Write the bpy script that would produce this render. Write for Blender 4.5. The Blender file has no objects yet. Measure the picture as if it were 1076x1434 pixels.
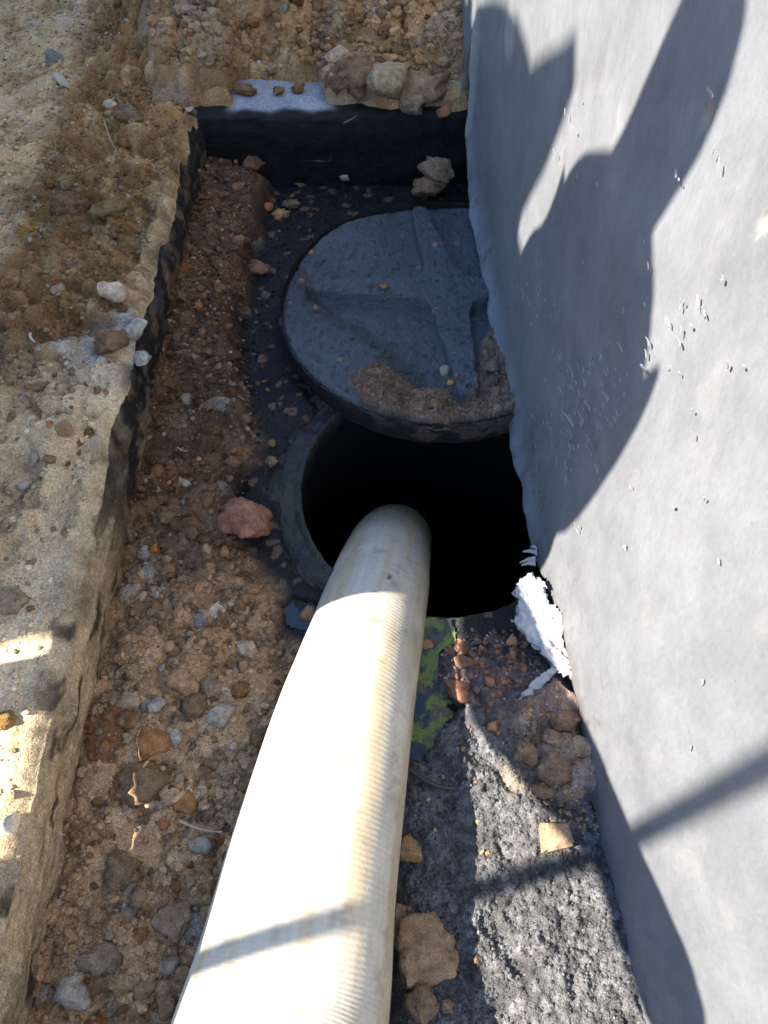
import bpy, bmesh, math, random
import numpy as np
from mathutils import Vector, Matrix, Euler

# ------------------------------------------------------------------ camera, sky, sun, exposure
SC = bpy.context.scene
C = SC.collection
CAM_H, PITCH, YAW, FOC = 1.25, math.radians(58.1), math.radians(1.5), 1036.0
cam_d = bpy.data.cameras.new('camera'); cam = bpy.data.objects.new('camera', cam_d); C.objects.link(cam)
cam_d.sensor_fit = 'VERTICAL'; cam_d.sensor_height = 36.0; cam_d.lens = 36.0 * FOC / 1434.0
cam_d.clip_start = 0.02; cam_d.clip_end = 500
cam.location = (0, 0, CAM_H); cam.rotation_euler = (math.pi / 2 - PITCH, 0, -YAW)
SC.camera = cam

TX, TY = 0.87, 0.20                      # shadow shift per metre of height
SUN_DIR = Vector((-TX, -TY, 1.0)).normalized()
SUN_EL = math.asin(SUN_DIR.z)
SUN_ROT = math.atan2(SUN_DIR.x, SUN_DIR.y)
world = bpy.data.worlds.new('World'); SC.world = world; world.use_nodes = True
nt = world.node_tree
sky = nt.nodes.new('ShaderNodeTexSky'); sky.sky_type = 'NISHITA'; sky.sun_disc = False
sky.sun_elevation = SUN_EL; sky.sun_rotation = SUN_ROT; sky.air_density = 1.0; sky.dust_density = 0.05; sky.ozone_density = 3.0
bg = nt.nodes['Background']; bg.inputs['Strength'].default_value = 0.12
nt.links.new(sky.outputs[0], bg.inputs['Color'])
sun_d = bpy.data.lights.new('sun', 'SUN'); sun = bpy.data.objects.new('sun', sun_d); C.objects.link(sun)
sun_d.energy = 5.0; sun_d.angle = math.radians(0.4); sun_d.color = (1.0, 0.905, 0.775)
sun.rotation_euler = SUN_DIR.to_track_quat('Z', 'Y').to_euler()
sun.location = SUN_DIR * 20
SC.view_settings.view_transform = 'Standard'; SC.view_settings.look = 'None'
SC.view_settings.gamma = 1.0; SC.view_settings.use_curve_mapping = False
SC.view_settings.exposure = 2.02
SC.cycles.max_bounces = 6; SC.cycles.diffuse_bounces = 3; SC.cycles.glossy_bounces = 3

random.seed(7); RNG = np.random.default_rng(7)

# ------------------------------------------------------------------ measuring: a direction of sight to a place on a level
def ray(px, py):
    r = (px - 538) / FOC; u = (717 - py) / FOC
    d = (r, math.cos(PITCH) + u * math.sin(PITCH), -math.sin(PITCH) + u * math.cos(PITCH))
    c, s = math.cos(YAW), math.sin(YAW)
    return (d[0] * c + d[1] * s, -d[0] * s + d[1] * c, d[2])
def at(px, py, z=0.0):
    d = ray(px, py); t = (CAM_H - z) / -d[2]
    return np.array([d[0] * t, d[1] * t, z])

# ------------------------------------------------------------------ numeric noise
def _h(ix, iy, seed):
    ix = ix.astype(np.int64) & 0xffffffff; iy = iy.astype(np.int64) & 0xffffffff
    n = (ix * 374761393 + iy * 668265263 + (int(seed) * 1442695041 & 0xffffffff)) & 0xffffffff
    n = ((n ^ (n >> 13)) * 1274126177) & 0xffffffff
    n = ((n ^ (n >> 15)) * 2246822519) & 0xffffffff
    return ((n ^ (n >> 16)) & 0xffffff) / float(0xffffff)
def vnoise(x, y, seed=0):
    ix = np.floor(x); iy = np.floor(y); fx = x - ix; fy = y - iy
    fx = fx * fx * (3 - 2 * fx); fy = fy * fy * (3 - 2 * fy)
    a = _h(ix, iy, seed); b = _h(ix + 1, iy, seed); c = _h(ix, iy + 1, seed); d = _h(ix + 1, iy + 1, seed)
    return (a * (1 - fx) + b * fx) * (1 - fy) + (c * (1 - fx) + d * fx) * fy
def fbm(x, y, scale, octv=4, seed=0, gain=.5):
    t = np.zeros_like(x, dtype=float); a = 1.0; s = 0.0; f = 1.0 / scale
    for o in range(octv):
        t += a * (vnoise(x * f + 17.3 * o, y * f - 9.1 * o, seed + o) * 2 - 1); s += a; a *= gain; f *= 2.03
    return t / s
def clods(x, y, scale, seed, rmin=.25, rmax=.62, fill=.8, squash=.75):
    """dome height 0..1 (times the clod's own radius) and the clod's random number, from jittered cells"""
    gx = x / scale + .25 * fbm(x, y, scale * .7, 2, seed + 50); gy = y / scale + .25 * fbm(x, y, scale * .7, 2, seed + 60)
    ix = np.floor(gx); iy = np.floor(gy)
    H = np.zeros_like(gx); Rn = np.zeros_like(gx)
    for dx in (-1, 0, 1):
        for dy in (-1, 0, 1):
            cx = ix + dx; cy = iy + dy
            px = cx + .5 + .8 * (_h(cx, cy, seed) - .5); py = cy + .5 + .8 * (_h(cx, cy, seed + 1) - .5)
            r = rmin + (rmax - rmin) * _h(cx, cy, seed + 2) ** 1.5
            an = _h(cx, cy, seed + 3) * math.pi; st = .75 + .5 * _h(cx, cy, seed + 4)
            ux = (gx - px) * np.cos(an) + (gy - py) * np.sin(an); uy = -(gx - px) * np.sin(an) + (gy - py) * np.cos(an)
            # blocky distance
            d = ((np.abs(ux) * st) ** 2.6 + (np.abs(uy) / st) ** 2.6) ** (1 / 2.6) / r
            h = np.where(d < 1, np.sqrt(np.clip(1 - d ** 2.4, 0, 1)), 0) * r * squash * (_h(cx, cy, seed + 5) < fill)
            m = h > H; H = np.where(m, h, H); Rn = np.where(m, _h(cx, cy, seed + 6), Rn)
    return H * scale, Rn
def sstep(a, b, x):
    t = np.clip((x - a) / (b - a), 0, 1); return t * t * (3 - 2 * t)
def poly_dist(x, y, P):
    """signed distance to a polygon, negative inside"""
    P = np.asarray(P, float)[:, :2]; n = len(P); d = np.full(x.shape, 1e9); ins = np.zeros(x.shape, bool)
    for i in range(n):
        a = P[i]; b = P[(i + 1) % n]; e = b - a
        wx = x - a[0]; wy = y - a[1]; t = np.clip((wx * e[0] + wy * e[1]) / (e @ e + 1e-12), 0, 1)
        d = np.minimum(d, (wx - e[0] * t) ** 2 + (wy - e[1] * t) ** 2)
        c = ((a[1] > y) != (b[1] > y)) & (x < (b[0] - a[0]) * (y - a[1]) / (b[1] - a[1] + 1e-12) + a[0]); ins ^= c
    d = np.sqrt(d); return np.where(ins, -d, d)
def seg_dist(x, y, P):
    P = np.asarray(P, float); d = np.full(x.shape, 1e9)
    for a, b in zip(P[:-1], P[1:]):
        e = b[:2] - a[:2]; wx = x - a[0]; wy = y - a[1]; t = np.clip((wx * e[0] + wy * e[1]) / (e @ e + 1e-12), 0, 1)
        d = np.minimum(d, np.hypot(wx - e[0] * t, wy - e[1] * t))
    return d
def mixc(A, B, m):
    m = np.asarray(m)[..., None]; return A * (1 - m) + np.asarray(B, float) * m

# ------------------------------------------------------------------ mesh helpers
def link(name, me, mat=None, parent=None):
    o = bpy.data.objects.new(name, me); C.objects.link(o)
    if mat is not None: me.materials.append(mat)
    if parent is not None: o.parent = parent
    return o
def tag(o, label=None, cat=None, group=None, kind=None):
    if label: o['label'] = label
    if cat: o['category'] = cat
    if group: o['group'] = group
    if kind: o['kind'] = kind
    return o
def empty(name, loc=(0, 0, 0)):
    o = bpy.data.objects.new(name, None); C.objects.link(o); o.location = loc; o.empty_display_size = .1; return o
def np_mesh(name, V, Fq, col=None, wet=None, smooth=True):
    """vertices (n,3), faces (m,3 or 4)"""
    me = bpy.data.meshes.new(name); V = np.asarray(V, np.float32); Fq = np.asarray(Fq, np.int32); k = Fq.shape[1]
    me.vertices.add(len(V)); me.vertices.foreach_set('co', V.ravel())
    me.loops.add(Fq.size); me.loops.foreach_set('vertex_index', Fq.ravel())
    me.polygons.add(len(Fq)); me.polygons.foreach_set('loop_start', np.arange(0, Fq.size, k, dtype=np.int32))
    me.polygons.foreach_set('loop_total', np.full(len(Fq), k, np.int32))
    me.polygons.foreach_set('use_smooth', np.full(len(Fq), smooth, bool))
    me.update(calc_edges=True)
    if col is not None:
        a = me.color_attributes.new('Col', 'FLOAT_COLOR', 'POINT')
        c = np.ones((len(V), 4), np.float32); c[:, :3] = np.clip(np.asarray(col).reshape(-1, 3), 0, 1); a.data.foreach_set('color', c.ravel())
    if wet is not None:
        a = me.attributes.new('wet', 'FLOAT', 'POINT'); a.data.foreach_set('value', np.asarray(wet, np.float32).ravel())
    return me
def grid_faces(ny, nx, keep=None):
    i = np.arange(ny * nx).reshape(ny, nx)
    F = np.stack([i[:-1, :-1], i[:-1, 1:], i[1:, 1:], i[1:, :-1]], -1)
    return F[keep] if keep is not None else F.reshape(-1, 4)
def grid_mesh(name, X, Y, Z, col=None, wet=None, keep=None):
    ny, nx = X.shape
    return np_mesh(name, np.stack([X, Y, Z], -1).reshape(-1, 3), grid_faces(ny, nx, keep), col, wet)
def box_bm(bm, c, s, rot=None, bev=0.0):
    r = bmesh.ops.create_cube(bm, size=1.0)
    M = Matrix.Translation(c) @ (rot.to_matrix().to_4x4() if rot else Matrix.Identity(4)) @ Matrix.Diagonal((s[0], s[1], s[2], 1))
    bmesh.ops.transform(bm, matrix=M, verts=r['verts'])
    if bev: bmesh.ops.bevel(bm, geom=list({e for v in r['verts'] for e in v.link_edges}), offset=bev, segments=2, affect='EDGES')
def bm_obj(name, bm, mat, parent=None, smooth=False):
    me = bpy.data.meshes.new(name); bm.to_mesh(me); bm.free()
    if smooth: me.polygons.foreach_set('use_smooth', np.ones(len(me.polygons), bool))
    return link(name, me, mat, parent)

# ------------------------------------------------------------------ materials
def new_mat(name):
    m = bpy.data.materials.new(name); m.use_nodes = True
    return m, m.node_tree, m.node_tree.nodes['Principled BSDF']
def N(t, kind, **kw):
    n = t.nodes.new(kind)
    for k, v in kw.items():
        if k in n.inputs: n.inputs[k].default_value = v
        else: setattr(n, k, v)
    return n
def mathn(t, op, a, b=None, clamp=False):
    n = t.nodes.new('ShaderNodeMath'); n.operation = op; n.use_clamp = clamp
    for i, v in enumerate((a, b)):
        if v is None: continue
        if isinstance(v, (int, float)): n.inputs[i].default_value = v
        else: t.links.new(v, n.inputs[i])
    return n.outputs[0]
def noise(t, vec, scale, detail=4, rough=.6):
    n = N(t, 'ShaderNodeTexNoise', Scale=scale, Detail=detail, Roughness=rough); t.links.new(vec, n.inputs['Vector']); return n.outputs['Fac']
def mix_col(t, mode, fac, a, b):
    n = t.nodes.new('ShaderNodeMix'); n.data_type = 'RGBA'; n.blend_type = mode
    for key, v in (('Factor', fac), ('A', a), ('B', b)):
        s = [i for i in n.inputs if i.name == key and i.enabled][0] if key == 'Factor' else [i for i in n.inputs if i.name == key and i.type == 'RGBA'][0]
        if isinstance(v, (int, float)): s.default_value = v
        elif isinstance(v, tuple): s.default_value = (*v, 1)
        else: t.links.new(v, s)
    return [o for o in n.outputs if o.type == 'RGBA'][0]
def ramp(t, fac, stops):
    n = t.nodes.new('ShaderNodeValToRGB'); e = n.color_ramp.elements
    while len(e) < len(stops): e.new(.5)
    for q, (p, c) in zip(e, stops): q.position = p; q.color = (*c, 1) if isinstance(c, tuple) else (c, c, c, 1)
    t.links.new(fac, n.inputs[0]); return n.outputs[0]

def earth_material(name, grain=1.0, bump=.8, bdist=.006, wet_rough=(.22, .55), wet_spec=.38):
    m, t, b = new_mat(name); L = t.links
    geo = N(t, 'ShaderNodeNewGeometry'); P = geo.outputs['Position']
    col = N(t, 'ShaderNodeVertexColor', layer_name='Col').outputs[0]
    wet = N(t, 'ShaderNodeAttribute', attribute_name='wet').outputs['Fac']
    f1 = noise(t, P, 420 * grain, 2, .75); f2 = noise(t, P, 120 * grain, 3, .65)
    g = ramp(t, f1, [(.28, .5), (.5, .95), (.72, 1.5)]); g2 = ramp(t, f2, [(.3, .7), (.7, 1.3)])
    c = mix_col(t, 'MULTIPLY', 1.0, col, g); c = mix_col(t, 'MULTIPLY', .8, c, g2)
    # single pale mineral grains
    vo = N(t, 'ShaderNodeTexVoronoi', Scale=170.0 * grain); L.new(P, vo.inputs['Vector'])
    sp = mathn(t, 'LESS_THAN', vo.outputs['Distance'], .2)
    sep = N(t, 'ShaderNodeSeparateColor'); L.new(vo.outputs['Color'], sep.inputs[0])
    pick = mathn(t, 'GREATER_THAN', sep.outputs[0], .9); sp = mathn(t, 'MULTIPLY', sp, pick)
    dry = mathn(t, 'SUBTRACT', 1.0, wet, True); sp = mathn(t, 'MULTIPLY', sp, dry); sp = mathn(t, 'MULTIPLY', sp, .75)
    c = mix_col(t, 'MIX', sp, c, (.46, .41, .34))
    L.new(c, b.inputs['Base Color'])
    wr = N(t, 'ShaderNodeMapRange'); L.new(f2, wr.inputs[0]); wr.inputs[3].default_value = wet_rough[0]; wr.inputs[4].default_value = wet_rough[1]
    mr = N(t, 'ShaderNodeMix'); mr.data_type = 'FLOAT'; L.new(wet, mr.inputs[0]); mr.inputs[2].default_value = .95; L.new(wr.outputs[0], mr.inputs[3])
    L.new(mr.outputs[0], b.inputs['Roughness'])
    sm = N(t, 'ShaderNodeMix'); sm.data_type = 'FLOAT'; L.new(wet, sm.inputs[0]); sm.inputs[2].default_value = .2; sm.inputs[3].default_value = wet_spec
    L.new(sm.outputs[0], b.inputs['Specular IOR Level'])
    hsum = mathn(t, 'ADD', mathn(t, 'MULTIPLY', f1, .7), mathn(t, 'MULTIPLY', f2, 1.2))
    bp = N(t, 'ShaderNodeBump', Strength=bump, Distance=bdist); L.new(hsum, bp.inputs['Height']); L.new(bp.outputs[0], b.inputs['Normal'])
    return m
M_EARTH = earth_material('earth')
M_LID = earth_material('tarred_lid', grain=.8, bump=.9, bdist=.008, wet_rough=(.2, .6), wet_spec=1.0)
M_PITWALL = earth_material('tarred_concrete', bump=.5, wet_rough=(.5, .75), wet_spec=.25)

def stone_material(name, bump=.5, rough=.85, wet=False):
    m, t, b = new_mat(name); L = t.links
    tc = N(t, 'ShaderNodeTexCoord').outputs['Object']; P = N(t, 'ShaderNodeNewGeometry').outputs['Position']
    oi = N(t, 'ShaderNodeObjectInfo')
    f1 = noise(t, P, 60, 5, .65); f2 = noise(t, P, 380, 3, .65)
    c = mix_col(t, 'MULTIPLY', 1.0, oi.outputs['Color'], ramp(t, f1, [(.3, .5), (.5, .95), (.7, 1.45)]))
    c = mix_col(t, 'MULTIPLY', .85, c, ramp(t, f2, [(.25, .5), (.55, 1.0), (.75, 1.5)]))
    L.new(c, b.inputs['Base Color']); b.inputs['Roughness'].default_value = .35 if wet else rough
    b.inputs['Specular IOR Level'].default_value = .5 if wet else .25
    h = mathn(t, 'ADD', mathn(t, 'MULTIPLY', f1, 1.2), mathn(t, 'MULTIPLY', f2, .7))
    bp = N(t, 'ShaderNodeBump', Strength=bump, Distance=.008); L.new(h, bp.inputs['Height']); L.new(bp.outputs[0], b.inputs['Normal'])
    return m
M_STONE = stone_material('stone'); M_CLOD = stone_material('clod', .9, .95); M_WETSTONE = stone_material('wet_stone', .5, .4, True)

def wall_material():
    m, t, b = new_mat('grey_wall_coating'); L = t.links
    P = N(t, 'ShaderNodeNewGeometry').outputs['Position']
    mp = N(t, 'ShaderNodeMapping'); mp.inputs['Scale'].default_value = (1, 1, .5); mp.inputs['Rotation'].default_value = (.25, 0, 0); L.new(P, mp.inputs[0])
    streak = noise(t, mp.outputs[0], 38, 6, .68); fine = noise(t, mp.outputs[0], 190, 3, .6)
    blot = noise(t, P, 6.5, 6, .65); gr = noise(t, P, 300, 3, .6)
    col = N(t, 'ShaderNodeVertexColor', layer_name='Col').outputs[0]
    c = mix_col(t, 'MULTIPLY', 1.0, col, ramp(t, streak, [(.28, .90), (.5, 1.0), (.72, 1.09)]))
    c = mix_col(t, 'MULTIPLY', 1.0, c, ramp(t, blot, [(.3, .86), (.7, 1.12)]))
    c = mix_col(t, 'MULTIPLY', .6, c, ramp(t, fine, [(.3, .88), (.7, 1.1)]))
    vo = N(t, 'ShaderNodeTexVoronoi', Scale=58.0); L.new(P, vo.inputs['Vector'])
    sep = N(t, 'ShaderNodeSeparateColor'); L.new(vo.outputs['Color'], sep.inputs[0])
    pin = mathn(t, 'MULTIPLY', mathn(t, 'LESS_THAN', vo.outputs['Distance'], .1), mathn(t, 'GREATER_THAN', sep.outputs[1], .78))
    c = mix_col(t, 'MIX', mathn(t, 'MULTIPLY', pin, .6), c, (.12, .12, .125))
    L.new(c, b.inputs['Base Color'])
    b.inputs['Roughness'].default_value = .62; b.inputs['Specular IOR Level'].default_value = .3
    h = mathn(t, 'ADD', mathn(t, 'MULTIPLY', streak, 1.0), mathn(t, 'ADD', mathn(t, 'MULTIPLY', gr, .3), mathn(t, 'MULTIPLY', pin, -.6)))
    bp = N(t, 'ShaderNodeBump', Strength=.24, Distance=.004); L.new(h, bp.inputs['Height']); L.new(bp.outputs[0], b.inputs['Normal'])
    return m
M_WALL = wall_material()
def plain(name, col, rough=.7, spec=.3, nscale=60, amt=.25, bump=.2):
    m, t, b = new_mat(name); P = N(t, 'ShaderNodeNewGeometry').outputs['Position']
    f = noise(t, P, nscale, 5, .65)
    c = mix_col(t, 'MULTIPLY', 1.0, tuple(col), ramp(t, f, [(.25, 1 - amt), (.75, 1 + amt)])); t.links.new(c, b.inputs['Base Color'])
    b.inputs['Roughness'].default_value = rough; b.inputs['Specular IOR Level'].default_value = spec
    bp = N(t, 'ShaderNodeBump', Strength=bump, Distance=.004); t.links.new(f, bp.inputs['Height']); t.links.new(bp.outputs[0], b.inputs['Normal'])
    return m
M_SHAFT = plain('shaft_shade_black', (.010, .010, .011), .8, .2)  # near-black colour stands in for the shade inside the shaft
M_FLAKE = plain('coating_flake', (.24, .245, .26), .6, .3, 200, .3)
M_FLAP = plain('torn_coating', (.36, .36, .375), .6, .35, 90, .3, 1.0)
M_WOOD = plain('weathered_wood', (.30, .22, .14), .85, .2, 40, .35)
M_PLY = plain('plywood', (.34, .25, .15), .8, .25, 25, .25)
M_STRAW = plain('dry_straw', (.46, .38, .26), .8, .2, 120, .3)
M_CLOTH = plain('work_jacket', (.05, .06, .09), .9, .2, 50, .3)
M_TROUSER = plain('work_trousers', (.07, .065, .06), .9, .2, 50, .3)
M_SKIN = plain('skin', (.42, .25, .17), .6, .35, 30, .1)
M_HAIR = plain('hair', (.02, .016, .013), .7, .3)

# ------------------------------------------------------------------ where things stand
HOLE = np.array([.135, .83]); HR = .28
LID = np.array([.160, 1.293]); LR = .361; LID_T = .085
WX_Y = [-1.5, -.3, -.07, .17, .415, .7, 1.0, 1.31, 1.62, 1.9, 3.4]
WX_X = [.43, .362, .347, .335, .322, .300, .290, .275, .258, .245, .17]
def wx(y): return np.interp(y, WX_Y, WX_X)
def on_wall(px, py):
    d = ray(px, py); t = 1.0
    for _ in range(40): t = float(wx(d[1] * t)) / d[0]
    return np.array([d[0] * t, d[1] * t, CAM_H + d[2] * t])
EDGE_PX = [(668, 30), (655, 95), (648, 135), (657, 190), (660, 270), (670, 330), (685, 420), (698, 480), (712, 560), (722, 620), (738, 690), (744, 740),
           (752, 780), (768, 815), (790, 880), (803, 950), (812, 990), (817, 1040), (828, 1110), (845, 1190), (862, 1290), (880, 1380), (892, 1440)]
E3 = np.array([on_wall(*p) for p in EDGE_PX]); o_ = np.argsort(E3[:, 1]); EDY = E3[o_, 1]; EDZ = E3[o_, 2]
def edge_z(y): return np.interp(y, EDY, EDZ)
def face_x(y): return np.interp(y, [-.5, .3, 1.1, 1.9, 2.6], [-.485, -.472, -.45, -.425, -.41])
def px_poly(pts, z=0.02): return np.array([at(p[0], p[1], z)[:2] for p in pts])

BROWN = np.array([.185, .118, .072]); OCHRE = np.array([.27, .155, .062]); TAN = np.array([.31, .245, .165]); GREY = np.array([.25, .245, .235])
PALE = np.array([.46, .45, .42]); DARK = np.array([.05, .036, .026]); RED = np.array([.24, .115, .065]); TAR = np.array([.009, .010, .013])
def earth_colour(x, y, rn, seed, base, second, third, dark=.35):
    c = np.ones(x.shape + (3,)) * base
    n1 = fbm(x, y, .16, 4, seed); n2 = fbm(x, y, .035, 3, seed + 5)
    c = mixc(c, second, np.clip(.5 + 1.3 * n1, 0, 1) * .75)
    c = mixc(c, third, sstep(.12, .45, n2 + .2 * n1) * .55)
    v = .72 + .56 * rn + .25 * n2
    return c * v[..., None]

# ------------------------------------------------------------------ pit floor: earth, black sludge, the hole cut through
ST = .0031
xs = np.arange(-.52, .66, ST); ys = np.arange(-.5, 1.90, ST)
X, Y = np.meshgrid(xs, ys)
wxn = X + .020 * fbm(X, Y, .05, 4, 3) + .03 * fbm(X, Y, .16, 3, 5); wyn = Y + .02 * fbm(X, Y, .05, 4, 8) + .03 * fbm(X, Y, .16, 3, 6)
soil_poly = px_poly([(200, 215), (310, 195), (365, 215), (372, 262), (352, 330), (345, 420), (333, 500), (352, 575), (372, 640), (328, 700), (350, 770), (388, 815),
                     (395, 885), (450, 890), (520, 1000), (480, 1300), (450, 1600), (-100, 1600), (-100, 1000)])
d_soil = poly_dist(wxn, wyn, soil_poly); m_soil = 1 - sstep(-.025, .022, d_soil)
clump_poly = px_poly([(735, 985), (775, 950), (825, 985), (835, 1060), (835, 1110), (800, 1125), (765, 1100), (745, 1060), (715, 1010)])
m_clump = 1 - sstep(-.006, .012, poly_dist(wxn, wyn, clump_poly))
red_poly = px_poly([(612, 900), (650, 880), (760, 890), (770, 960), (740, 1010), (690, 1000), (650, 985), (610, 970)])
m_red = (1 - sstep(-.012, .02, poly_dist(wxn, wyn, red_poly))) * sstep(-.25, .35, fbm(X, Y, .03, 3, 71))
pool_poly = px_poly([(560, 850), (630, 862), (634, 895), (612, 915), (612, 965), (645, 990), (610, 1030), (590, 1070), (560, 1060)], 0)
d_pool = poly_dist(X + .006 * fbm(X, Y, .02, 2, 33), Y + .006 * fbm(X, Y, .02, 2, 34), pool_poly)
pud_poly = px_poly([(392, 850), (415, 845), (440, 852), (460, 866), (448, 882), (420, 880), (400, 876)], 0)
d_pud = poly_dist(X + .012 * fbm(X, Y, .03, 3, 35), Y + .012 * fbm(X, Y, .03, 3, 36), pud_poly)
rh = np.hypot(X - HOLE[0], Y - HOLE[1]); pm2_ = 1 - sstep(-.002, .012, d_pud)
# heights
c1, r1 = clods(X, Y, .075, 11); c2, r2 = clods(X, Y, .036, 21, fill=.85); c3, r3 = clods(X, Y, .018, 31); c4, r4 = clods(X, Y, .009, 41)
cl = np.maximum(np.maximum(c1 * .55, c2 * .9), np.maximum(c3 * 1.0, c4 * 1.0))
rn = np.where(cl == c1 * .55, r1, np.where(cl == c2 * .9, r2, np.where(cl == c3, r3, r4)))
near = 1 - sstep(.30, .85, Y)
heap = sstep(-.12, -.44, X) * (.035 + .035 * sstep(.7, 1.3, Y)) + .012
zs = heap + 1.35 * cl + .012 * fbm(X, Y, .12, 4, 2) + .0016 * fbm(X, Y, .006, 2, 4)
mud = .012 * fbm(X, Y, .07, 4, 12) + .35 * clods(X, Y, .026, 95, fill=.6)[0] + .0065 * fbm(X, Y, .022, 4, 13, .6) + .0016 * fbm(X, Y, .007, 2, 14)
m_right = sstep(-.02, .05, X) * (1 - sstep(.40, .52, Y))
mc, mr_ = clods(X, Y, .016, 91, fill=.9); mc2, _ = clods(X, Y, .010, 93, fill=.95)
mud_r = .028 + .03 * (1 - sstep(-.2, .3, Y)) + 1.1 * mud + 1.15 * np.maximum(mc, mc2 * 1.3) * (.6 + .4 * vnoise(X / .05, Y / .05, 5)) - .012 * sstep(.12, .5, fbm(X + .5 * Y, Y * .45, .045, 3, 44))
zm = np.where(m_right > 0, mud * (1 - m_right) * .55 + mud_r * m_right, mud * .55)
crumb, rcr = clods(X, Y, .020, 61, fill=.55); zm = zm + .35 * crumb * (1 - m_right) * sstep(.0, .3, fbm(X, Y, .1, 2, 66)) * (rh > HR + .12)
Z = zm * (1 - m_soil) + zs * m_soil
lump, rl = clods(X, Y, .052, 77, .45, .75, 1.0, .8); lump2, rl2 = clods(X, Y, .024, 78, fill=.9)
Z = Z + m_clump * (.02 + np.maximum(lump * .9, lump2 * .8)) + m_red * (.003 + .9 * np.maximum(c3, c4))
# sink for the frame ring, pool and puddle
ring = 1 - sstep(.305, .345, rh + .028 * fbm(X, Y, .05, 3, 81)); left_ring = ring * sstep(.12, .0, X - HOLE[0] + .02) * sstep(.48, .56, Y) * (1 - sstep(1.1, 1.25, Y))
left_ring = np.clip(left_ring, 0, 1)
Z = Z * (1 - left_ring) + (-.012) * left_ring
Z = Z + .016 * sstep(.312, .350, rh + .022 * fbm(X, Y, .05, 4, 82)) * (1 - sstep(.40, .50, rh)) * (1 - m_soil) * (X < .02) * (1 - pm2_)
front_ring = ring * (1 - left_ring); Z = Z * (1 - .55 * front_ring)
under = 1 - sstep(LR - .02, LR + .03, np.hypot(X - LID[0], Y - LID[1])); Z = np.where(under > 0, np.minimum(Z, Z * (1 - under) + (-.012) * under), Z)
pm = 1 - sstep(-.003, .010, d_pool); Z = Z * (1 - pm) + (-.004 + .25 * c4) * pm
pm2 = 1 - sstep(-.002, .008, d_pud); Z = Z * (1 - pm2) + (-.006) * pm2
FLOORZ = Z.copy()
def floor_z(x, y):
    i = np.clip((np.asarray(y) - ys[0]) / ST, 0, len(ys) - 2); j = np.clip((np.asarray(x) - xs[0]) / ST, 0, len(xs) - 2)
    i0 = np.floor(i).astype(int); j0 = np.floor(j).astype(int); a = i - i0; b = j - j0
    return FLOORZ[i0, j0] * (1 - a) * (1 - b) + FLOORZ[i0 + 1, j0] * a * (1 - b) + FLOORZ[i0, j0 + 1] * (1 - a) * b + FLOORZ[i0 + 1, j0 + 1] * a * b
# colours
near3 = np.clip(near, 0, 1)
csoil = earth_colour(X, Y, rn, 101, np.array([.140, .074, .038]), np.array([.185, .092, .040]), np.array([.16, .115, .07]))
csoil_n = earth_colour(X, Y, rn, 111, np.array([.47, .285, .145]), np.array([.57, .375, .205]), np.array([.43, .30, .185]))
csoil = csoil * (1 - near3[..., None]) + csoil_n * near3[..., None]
csoil = np.where(((rn > .965) & (cl > .002))[..., None], np.array([.34, .285, .215]), csoil)
csoil = np.where(((rn < .03) & (cl > .002))[..., None], np.array([.27, .12, .05]), csoil)
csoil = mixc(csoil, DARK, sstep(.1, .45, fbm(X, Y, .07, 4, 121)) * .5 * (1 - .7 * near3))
csoil = mixc(csoil, OCHRE * .8, (1 - sstep(.0, .09, X - face_x(Y))) * .35 * near3)
ctar = np.ones(X.shape + (3,)) * TAR * (1 + .5 * fbm(X, Y, .05, 3, 131))[..., None]
cmud = np.ones(X.shape + (3,)) * np.array([.115, .115, .120]) * np.clip(1 + .5 * fbm(X, Y, .04, 4, 133) + .6 * (mr_ - .5) + .35 * fbm(X, Y, .010, 3, 134), .15, 2)[..., None]
ctar = ctar * (1 - m_right[..., None]) + cmud * m_right[..., None]
ctar = mixc(ctar, BROWN * (.6 + .6 * rcr)[..., None], (rcr > .72) * (crumb > .003) * .6 * (1 - m_right))
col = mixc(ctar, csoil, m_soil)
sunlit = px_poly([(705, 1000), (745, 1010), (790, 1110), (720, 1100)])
col = mixc(col, TAN * .95, (1 - sstep(-.02, .02, poly_dist(wxn, wyn, sunlit))) * .7)  # sunlit wedge painted tan into the mud colour
col = mixc(col, np.ones(X.shape + (3,)) * np.array([.27, .20, .155]) * (.7 + .6 * np.where(lump > lump2, rl, rl2))[..., None], m_clump)
col = mixc(col, np.ones(X.shape + (3,)) * RED * (.5 + 1.0 * np.where(c3 > c4, r3, r4))[..., None], m_red * (np.maximum(c3, c4) > .0015) * .9)
col = mixc(col, np.array([.03, .045, .022]), left_ring * .7)
wet = np.clip((1 - m_soil) * (1 - m_clump) * (1 - .55 * m_red), 0, 1)
wet = wet * (1 - .15 * m_right)
dk = np.clip(sstep(.1, .4, fbm(X, Y, .07, 4, 121)), 0, 1); wet = np.clip(wet + .35 * dk * m_soil, 0, 1)
# cut the hole: snap the inner vertices to the circle, drop faces that lie inside
inside = rh < HR + ST * .8
k = (HR + .001 + .004 * fbm(X, Y, .03, 2, 55)) / np.maximum(rh, 1e-5)
Xc = np.where(inside, HOLE[0] + (X - HOLE[0]) * k, X); Yc = np.where(inside, HOLE[1] + (Y - HOLE[1]) * k, Y)
deep = rh < HR - ST * .9
keep = ~(deep[:-1, :-1] | deep[1:, :-1] | deep[:-1, 1:] | deep[1:, 1:])
Z = np.where(inside, np.minimum(Z, .004), Z)
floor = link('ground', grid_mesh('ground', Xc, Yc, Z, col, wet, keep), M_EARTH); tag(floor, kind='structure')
floor['label'] = 'earth and black sludge on the floor of the dug pit'

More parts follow.
